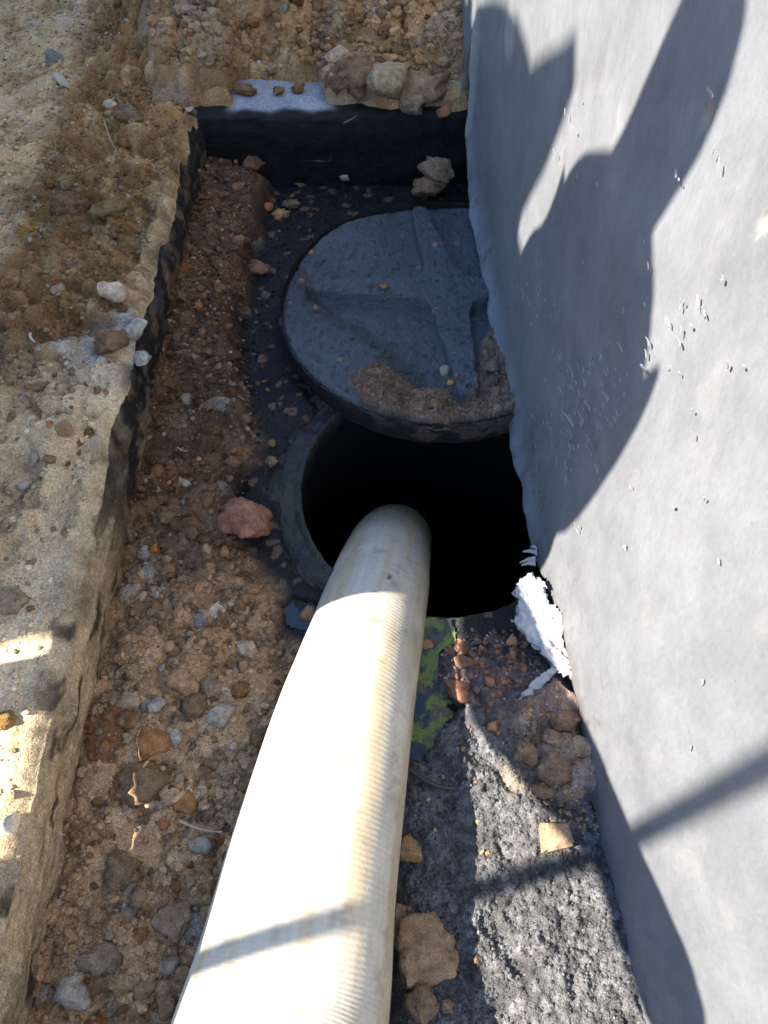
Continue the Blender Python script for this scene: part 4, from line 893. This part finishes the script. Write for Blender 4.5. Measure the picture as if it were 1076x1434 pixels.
# each says which one it is: size, colour, and where it lies from the nearest stone that has a look of its own
CUT = (' lying', ' at ', ' in ', ' on ', ' beside', ' half', ' touching', ' below', ' left', ' sitting', ' near', ' between', ' tucked', ' just', ' halfway', ' close', ' right', ' mid', ' leaning', ' by ', ' above', ' low', ' under', ' alone', ' against', ' behind', ' standing', ' overhanging', ' from', ' of ', ' touching')
def short(lab): 
    for c in CUT:
        i = lab.find(c)
        if i > 0: lab = lab[:i]
    return lab
MARKS = {}
for o in C.objects:
    if o.get('label') and o.get('category') in ('rock', 'boulder', 'cobble', 'clod', 'stone', 'pebble', 'block') and not o.get('group'): MARKS.setdefault(short(o['label']), []).append(o)
MARKS = [(k_, v[0].location.x, v[0].location.y) for k_, v in MARKS.items() if len(v) == 1 and len(k_.split()) > 1]
def hue(c):
    v = sum(c) / 3
    if c[0] > 2.3 * c[2] and c[0] > .26: return 'orange'
    if c[0] < 1.45 * c[2]: return 'grey' if v < .3 else 'pale'
    return 'dark brown' if v < .125 else 'brown' if v < .19 else 'tan' if v < .25 else 'light tan'
sets = {}
for o, x, y, r, c, cat, group in LOOSE:
    k_, mx, my = min(MARKS, key=lambda q: (q[1] - x) ** 2 + (q[2] - y) ** 2); dx, dy = x - mx, y - my
    side_ = ('right of' if dx > 0 else 'left of') if abs(dx) > abs(dy) else ('above' if dy > 0 else 'below')
    size = 'tiny' if r < .009 else 'small' if r < .014 else 'medium' if r < .02 else 'large'
    sets.setdefault((size, hue(c), cat, side_, k_), []).append((math.hypot(dx, dy), o))
ORD = ['', ', second closest', ', third closest', ', fourth closest', ', fifth closest', ', sixth closest', ', seventh closest', ', eighth closest', ', ninth closest', ', tenth closest']
for (size, hu, cat, side_, k_), L_ in sets.items():
    for n_, (_, o) in enumerate(sorted(L_, key=lambda q: q[0])): o['label'] = f'{size} {hu} {cat} {side_} the {k_}{ORD[min(n_, 9)]}'

# fine gravel and crumbs too small to tell apart
def floor_c(x, y): return col[np.clip(((y - ys[0]) / ST).astype(int), 0, len(ys) - 1), np.clip(((x - xs[0]) / ST).astype(int), 0, len(xs) - 1)]
def ledge_c(x, y):
    i = np.clip(np.round((y - yl[0]) / .0036).astype(int), 0, len(yl) - 1); return np.array([lcol[a, int(np.clip(np.searchsorted(LTX[a], b), 0, nt_ - 1))] for a, b in zip(i, x)])
def bank_c(x, y): return ck[np.clip(((y - yk[0]) / .004).astype(int), 0, len(yk) - 1), np.clip(((x - xk[0]) / .004).astype(int), 0, len(xk) - 1)]
def gravel(name, n, poly_px, zf, zg, smin, smax, cols, seed, label, under=None):
    rng = np.random.default_rng(seed); P = px_poly(poly_px, zg); x0, y0 = P.min(0); x1, y1 = P.max(0)
    x = rng.uniform(x0, x1, n * 4); y = rng.uniform(y0, y1, n * 4); ok = poly_dist(x, y, P) < 0
    if zf is bank_z: ok &= y > 1.88
    if zf is ledge_z: ok &= x < face_x(y) - .022
    ok &= (vnoise(x / .07, y / .07, seed) * .6 + rng.random(len(x)) * .7) > .55
    x = x[ok][:n]; y = y[ok][:n]; n = len(x)
    z = np.array([float(zf(a, b)) for a, b in zip(x, y)])
    bm = bmesh.new(); bmesh.ops.create_icosphere(bm, subdivisions=1 if smax > .02 else 1, radius=1); bm.verts.ensure_lookup_table(); B = np.array([v.co[:] for v in bm.verts]); Fb = np.array([[v.index for v in f.verts] for f in bm.faces]); bm.free()
    s = smin + (smax - smin) * rng.random(n) ** 2.5
    ax = rng.uniform(.7, 1.2, (n, 3)) * np.array([1, 1, .75]); th_ = rng.uniform(0, 6.28, n)
    V = B[None] * (1 + .22 * (rng.random((n, len(B), 1)) - .5) * 2) * ax[:, None, :] * s[:, None, None]
    c, s_ = np.cos(th_)[:, None], np.sin(th_)[:, None]; V = np.stack([V[..., 0] * c - V[..., 1] * s_, V[..., 0] * s_ + V[..., 1] * c, V[..., 2]], -1)
    V += np.stack([x, y, z + s * .25], -1)[:, None, :]
    F = (Fb[None] + (np.arange(n) * len(B))[:, None, None]).reshape(-1, 3)
    cc = np.array(cols)[rng.integers(0, len(cols), n)] * rng.uniform(.65, 1.3, (n, 1))
    if under is not None: own = under(x, y) * rng.uniform(.75, 1.3, (n, 1)); cc = np.where(rng.random((n, 1)) < .82, own, cc)
    col_ = np.repeat(cc, len(B), 0)
    o = link(name, np_mesh(name, V.reshape(-1, 3), F, col_, np.zeros(n * len(B)), smooth=False), M_EARTH); return tag(o, label, 'gravel', kind='stuff')
gravel('gravel', 9000, [(215, 260), (300, 205), (360, 220), (350, 330), (340, 480), (360, 600), (340, 700), (350, 780), (400, 890), (450, 900), (360, 1200), (310, 1500), (20, 1500), (110, 1100), (160, 880), (200, 600)], floor_z, .04, .0016, .0085, SB + SN, 21, 'fine gravel and crumbs on the pit floor', floor_c)
gravel('gravel', 6500, [(0, 0), (285, 0), (290, 100), (235, 400), (205, 640), (150, 800), (70, 1150), (30, 1434), (-60, 1434), (-60, 0)], ledge_z, .2, .0014, .0070, SL, 22, 'fine crumbs scattered over the dirt ledge', ledge_c)
gravel('gravel', 4200, [(230, 110), (190, 0), (665, 0), (640, 128)], bank_z, .22, .002, .017, SB + SL, 23, 'fine crumbs on the earth bank', bank_c)
gravel('gravel', 420, [(610, 880), (760, 880), (780, 980), (720, 1060), (620, 1010)], floor_z, 0, .0018, .005, [(.2, .11, .075), (.14, .12, .11), (.25, .15, .09), (.3, .3, .28)], 24, 'fine wet gravel below the hole')
gravel('gravel', 260, [(705, 1000), (760, 1000), (830, 1110), (850, 1180), (800, 1160), (730, 1100)], floor_z, .03, .0018, .005, SN, 25, 'tan crumbs between sunlit mud and wall')

gravel('grit', 5200, [(575, 1050), (640, 1000), (720, 1020), (800, 1130), (850, 1200), (895, 1460), (560, 1460)], floor_z, .03, .0012, .0042, [(.09, .09, .092), (.13, .13, .13), (.06, .06, .063)], 26, 'black grit in the tarry mud right of the hose', floor_c)
gravel('grit', 1500, [(380, 250), (420, 245), (640, 250), (560, 275), (410, 360), (395, 470), (430, 600), (400, 700), (370, 660), (345, 560), (345, 420)], floor_z, 0, .0012, .004, [(.012, .013, .016), (.03, .03, .03), (.1, .06, .04)], 27, 'black grit in the sludge around the cover', floor_c)

# ------------------------------------------------------------------ straws, twigs, leaf
def rod(name, a, b, r, mat, label, cat, bend=.004, group=None):
    a = np.array(a, float); b = np.array(b, float); n = 7; k = 6; V = []; F = []
    d = (b - a) / np.linalg.norm(b - a); s = np.cross(d, [0, 0, 1.]); s /= np.linalg.norm(s); u = np.cross(s, d)
    for i in range(n):
        t = i / (n - 1); c = a + (b - a) * t + s * bend * math.sin(t * 3.1) + u * .3 * bend * math.sin(t * 5); rr = r * (1 - .4 * t)
        for j in range(k): q = 2 * math.pi * j / k; V.append(c + rr * (math.cos(q) * s + math.sin(q) * u))
    for i in range(n - 1):
        for j in range(k): F.append((i * k + j, i * k + (j + 1) % k, (i + 1) * k + (j + 1) % k, (i + 1) * k + j))
    return tag(link(name, np_mesh(name, V, F), mat), label, cat, group)
def lift(p, dz): return np.array([p[0], p[1], p[2] + dz])
rod('straw', lift(on_ledge(194, 243), .012), lift(on_ledge(214, 219), .014), .0018, M_STRAW, 'short pale straw on the ledge above the yellowish clod', 'straw')
rod('stick', lift(on_ledge(42, 466), .012), lift(on_ledge(56, 489), .010), .0032, plain('bleached_stick', (.55, .48, .40), .8), 'bleached stick end on the ledge left of the crust', 'stick')
rod('straw', lift(on_ledge(150, 180), .02), lift(on_ledge(164, 208), .014), .0012, M_STRAW, 'thin pale straw beside the orange red ledge pebble', 'straw')
rod('straw', lift(on_floor(255, 1152), .022), lift(on_floor(315, 1168), .020), .0022, M_STRAW, 'dry straw on the pit floor pointing at the hose', 'straw')
rod('twig', lift(on_floor(574, 1080), .014), lift(on_floor(636, 1106), .012), .0045, plain('dark_twig', (.06, .05, .04), .6), 'dark muddy twig on the mud right of the hose', 'twig', .008)
rod('straw', lift(on_floor(248, 625), .012), lift(on_floor(262, 628), .012), .0014, M_STRAW, 'tiny straw on the pit floor beside the ledge', 'straw')
rod('stick', lift(on_bank(482, 178), .012), lift(on_bank(500, 166), .012), .002, plain('grey_stick', (.14, .13, .12), .8), 'small grey stick on the top of the far pit wall', 'stick')
def leaf(name, a, b, w, mat, label, curl=.012, seed=1):
    a = np.array(a, float); b = np.array(b, float); n = 9; m_ = 5; V = []
    d = b - a; s = np.cross(d / np.linalg.norm(d), [0, 0, 1.]); rng = np.random.default_rng(seed)
    for i in range(n):
        t = i / (n - 1.); ww = w * (.15 + math.sin(math.pi * t) ** .8) * rng.uniform(.75, 1.15)
        for j in range(m_):
            q = j / (m_ - 1.) * 2 - 1
            V.append(a + d * t + s * ww * q * .5 + np.array([0, 0, curl * (q * q) + curl * .8 * math.sin(t * 7 + q) + .004]))
    me = np_mesh(name, V, grid_faces(n, m_)); o = link(name, me, mat); md = o.modifiers.new('thickness', 'SOLIDIFY'); md.thickness = .0009; return tag(o, label, 'leaf')
leaf('dry_leaf', lift(on_floor(459, 241), .012), lift(on_floor(489, 264), .016), .026, plain('dry_leaf', (.46, .39, .28), .7, .3, 90, .3), 'curled pale dry leaf on black sludge above the cover', .012, 3)
leaf('dry_leaf', lift(on_ledge(78, 108), .004), lift(on_ledge(98, 126), .006), .022, plain('tan_leaf', (.42, .36, .25), .8, .2, 90, .25), 'flat tan dry leaf on the packed dirt ledge', .003, 5)
leaf('plastic_scrap', lift(on_bank(450, 80), .008), lift(on_bank(480, 74), .010), .014, plain('green_plastic', (.18, .32, .27), .4, .5, 90, .3), 'torn green plastic scrap on the earth bank', .004, 8)

# ------------------------------------------------------------------ person and pole outside the picture, plus unseen barrier and panels added for shade
XP = -.95
def sh(px_y, z_i): return px_y, z_i
def skin_body(name, verts, edges, radii, root, mat, parent):
    me = bpy.data.meshes.new(name); me.from_pydata(verts, edges, []); o = link(name, me, mat, parent)
    sk = o.modifiers.new('skin', 'SKIN')
    for v, r in zip(me.skin_vertices[0].data, radii): v.radius = (r, r) if not isinstance(r, tuple) else r
    me.skin_vertices[0].data[root].use_root = True
    o.modifiers.new('sub', 'SUBSURF').levels = 2; o.modifiers['sub'].render_levels = 2; return o
person = empty('person', (XP, .55, .5)); tag(person, 'person in dark jacket standing on the ledge outside the view, shadow on wall', 'person')
# body in world terms, torso facing the wall; heights include the added mound underfoot
W = lambda y, z, x=0.0: (x, y - .55, z - .5)
vb = [W(.60, 1.35), W(.56, 1.58), W(.53, 1.76), W(.50, 1.93), W(.485, 2.10), W(.45, 2.24), W(.40, 2.40),   # pelvis .. head
      W(.335, 2.00), W(.47, 1.68, .02), W(.40, 1.285, .06), W(.12, 1.285, .10), W(-.13, 1.455, .11), W(-.37, 1.545, .12),   # near arm
      W(.70, 1.80), W(.84, 1.64, .05), W(.80, 1.40, .12),                                                # far arm
      W(.44, 1.22), W(.44, .92, .02), W(.42, .53), W(.72, 1.28), W(.74, .92, .02), W(.76, .53), W(.42, .52, .14), W(.76, .52, .14)]
eb = [(0, 1), (1, 2), (2, 3), (3, 4), (4, 5), (5, 6), (3, 7), (7, 8), (8, 9), (9, 10), (10, 11), (11, 12), (3, 13), (13, 14), (14, 15), (0, 16), (16, 17), (17, 18), (18, 22), (0, 19), (19, 20), (20, 21), (21, 23)]
rb = [.20, .22, .24, .14, .085, .085, .095, .085, .072, .078, .076, .060, .105, .11, .08, .05, .14, .09, .05, .11, .075, .05, .04, .04]
skin_body('body', vb, eb, rb, 0, M_CLOTH, person)

def timber(name, parent, c, s, rot=None, mat=M_WOOD):
    bm = bmesh.new(); box_bm(bm, c, s, rot, bev=.003); return bm_obj(name, bm, mat, parent)
bar = empty('shade_barrier', (XP, -.2, .2)); tag(bar, 'timber trestle barrier standing on the ledge outside the left of the view', 'barrier')  # unseen boards added to keep sun off the ledge and pit floor
timber('rail', bar, (0, .06, .686), (.03, 1.06, .274)); timber('rail', bar, (.0, -.12, .41), (.03, .70, .255))
for yy in (-.42, .47):
    for xx in (-.16, .16): timber('leg', bar, (xx * .5 + (-.02 if xx < 0 else .02), yy, .36), (.04, .04, .74), Euler((0, -xx * .9, 0)))
pole = tag(bm_obj('pole', (lambda b: (bmesh.ops.create_cone(b, cap_ends=True, segments=16, radius1=.017, radius2=.016, depth=3.4), b)[1])(bmesh.new()), M_WOOD, None, True), 'upright round pole standing outside the left of the view', 'pole')
pole.location = (-1.9, .145 - TY / TX * 2.24, 1.88)
# unseen plywood panels added to block the sun, top cut to the shadow's outline
hx = -2.4
ho = empty('shade_hoarding', (hx, 1.6, .2)); tag(ho, 'added plywood hoarding outside the left of the view, shading pit and wall', 'hoarding')
def drop(y, z): # place on the wall -> where the hoarding must reach
    return y - TY / TX * (wx(y) - hx), z + (wx(y) - hx) / TX
def panel(name, pts, x, parent, th=.018):
    V = [(x - hx + s * th, y - 1.6, z - .2) for s in (0, 1) for y, z in pts]; n = len(pts)
    me = bpy.data.meshes.new(name); me.from_pydata(V, [], [tuple(range(n)), tuple(range(2 * n - 1, n - 1, -1))] + [(i, n + i, n + (i + 1) % n, (i + 1) % n) for i in range(n)]); return link(name, me, M_PLY, parent)
a0 = drop(.63, .05); a1 = drop(1.0, .30); a2 = drop(1.21, .33); a3 = drop(1.75, .46)
panel('sheet', [(a0[0], .2), (a2[0] + .05, .2), (a2[0] + .05, a2[1] - .02), (a1[0], a1[1]), (a0[0] + .03, a1[1] - .02), (a0[0], a0[1])], hx, ho)
hump = [drop(y, z) for y, z in ((1.21, .345), (1.12, .50), (1.06, .65), (1.107, .70), (1.314, .549), (1.37, .56), (1.46, .56), (1.56, .54), (1.66, .505), (1.75, .46), (1.85, .40))]
panel('sheet', [(a2[0], .2)] + [hump[0]] + hump[1:] + [(hump[-1][0], .2)], hx + .02, ho)
panel('sheet', [(hump[-1][0] - .06, .2), (hump[-1][0] - .06, hump[-1][1] - .02), (2.9, hump[-1][1] - .02), (2.9, .2)], hx, ho)
for yy in (a0[0] + .1, 1.3, 2.0, 2.8): timber('post', ho, (-.045, yy - 1.6, 1.65), (.06, .06, 3.3))
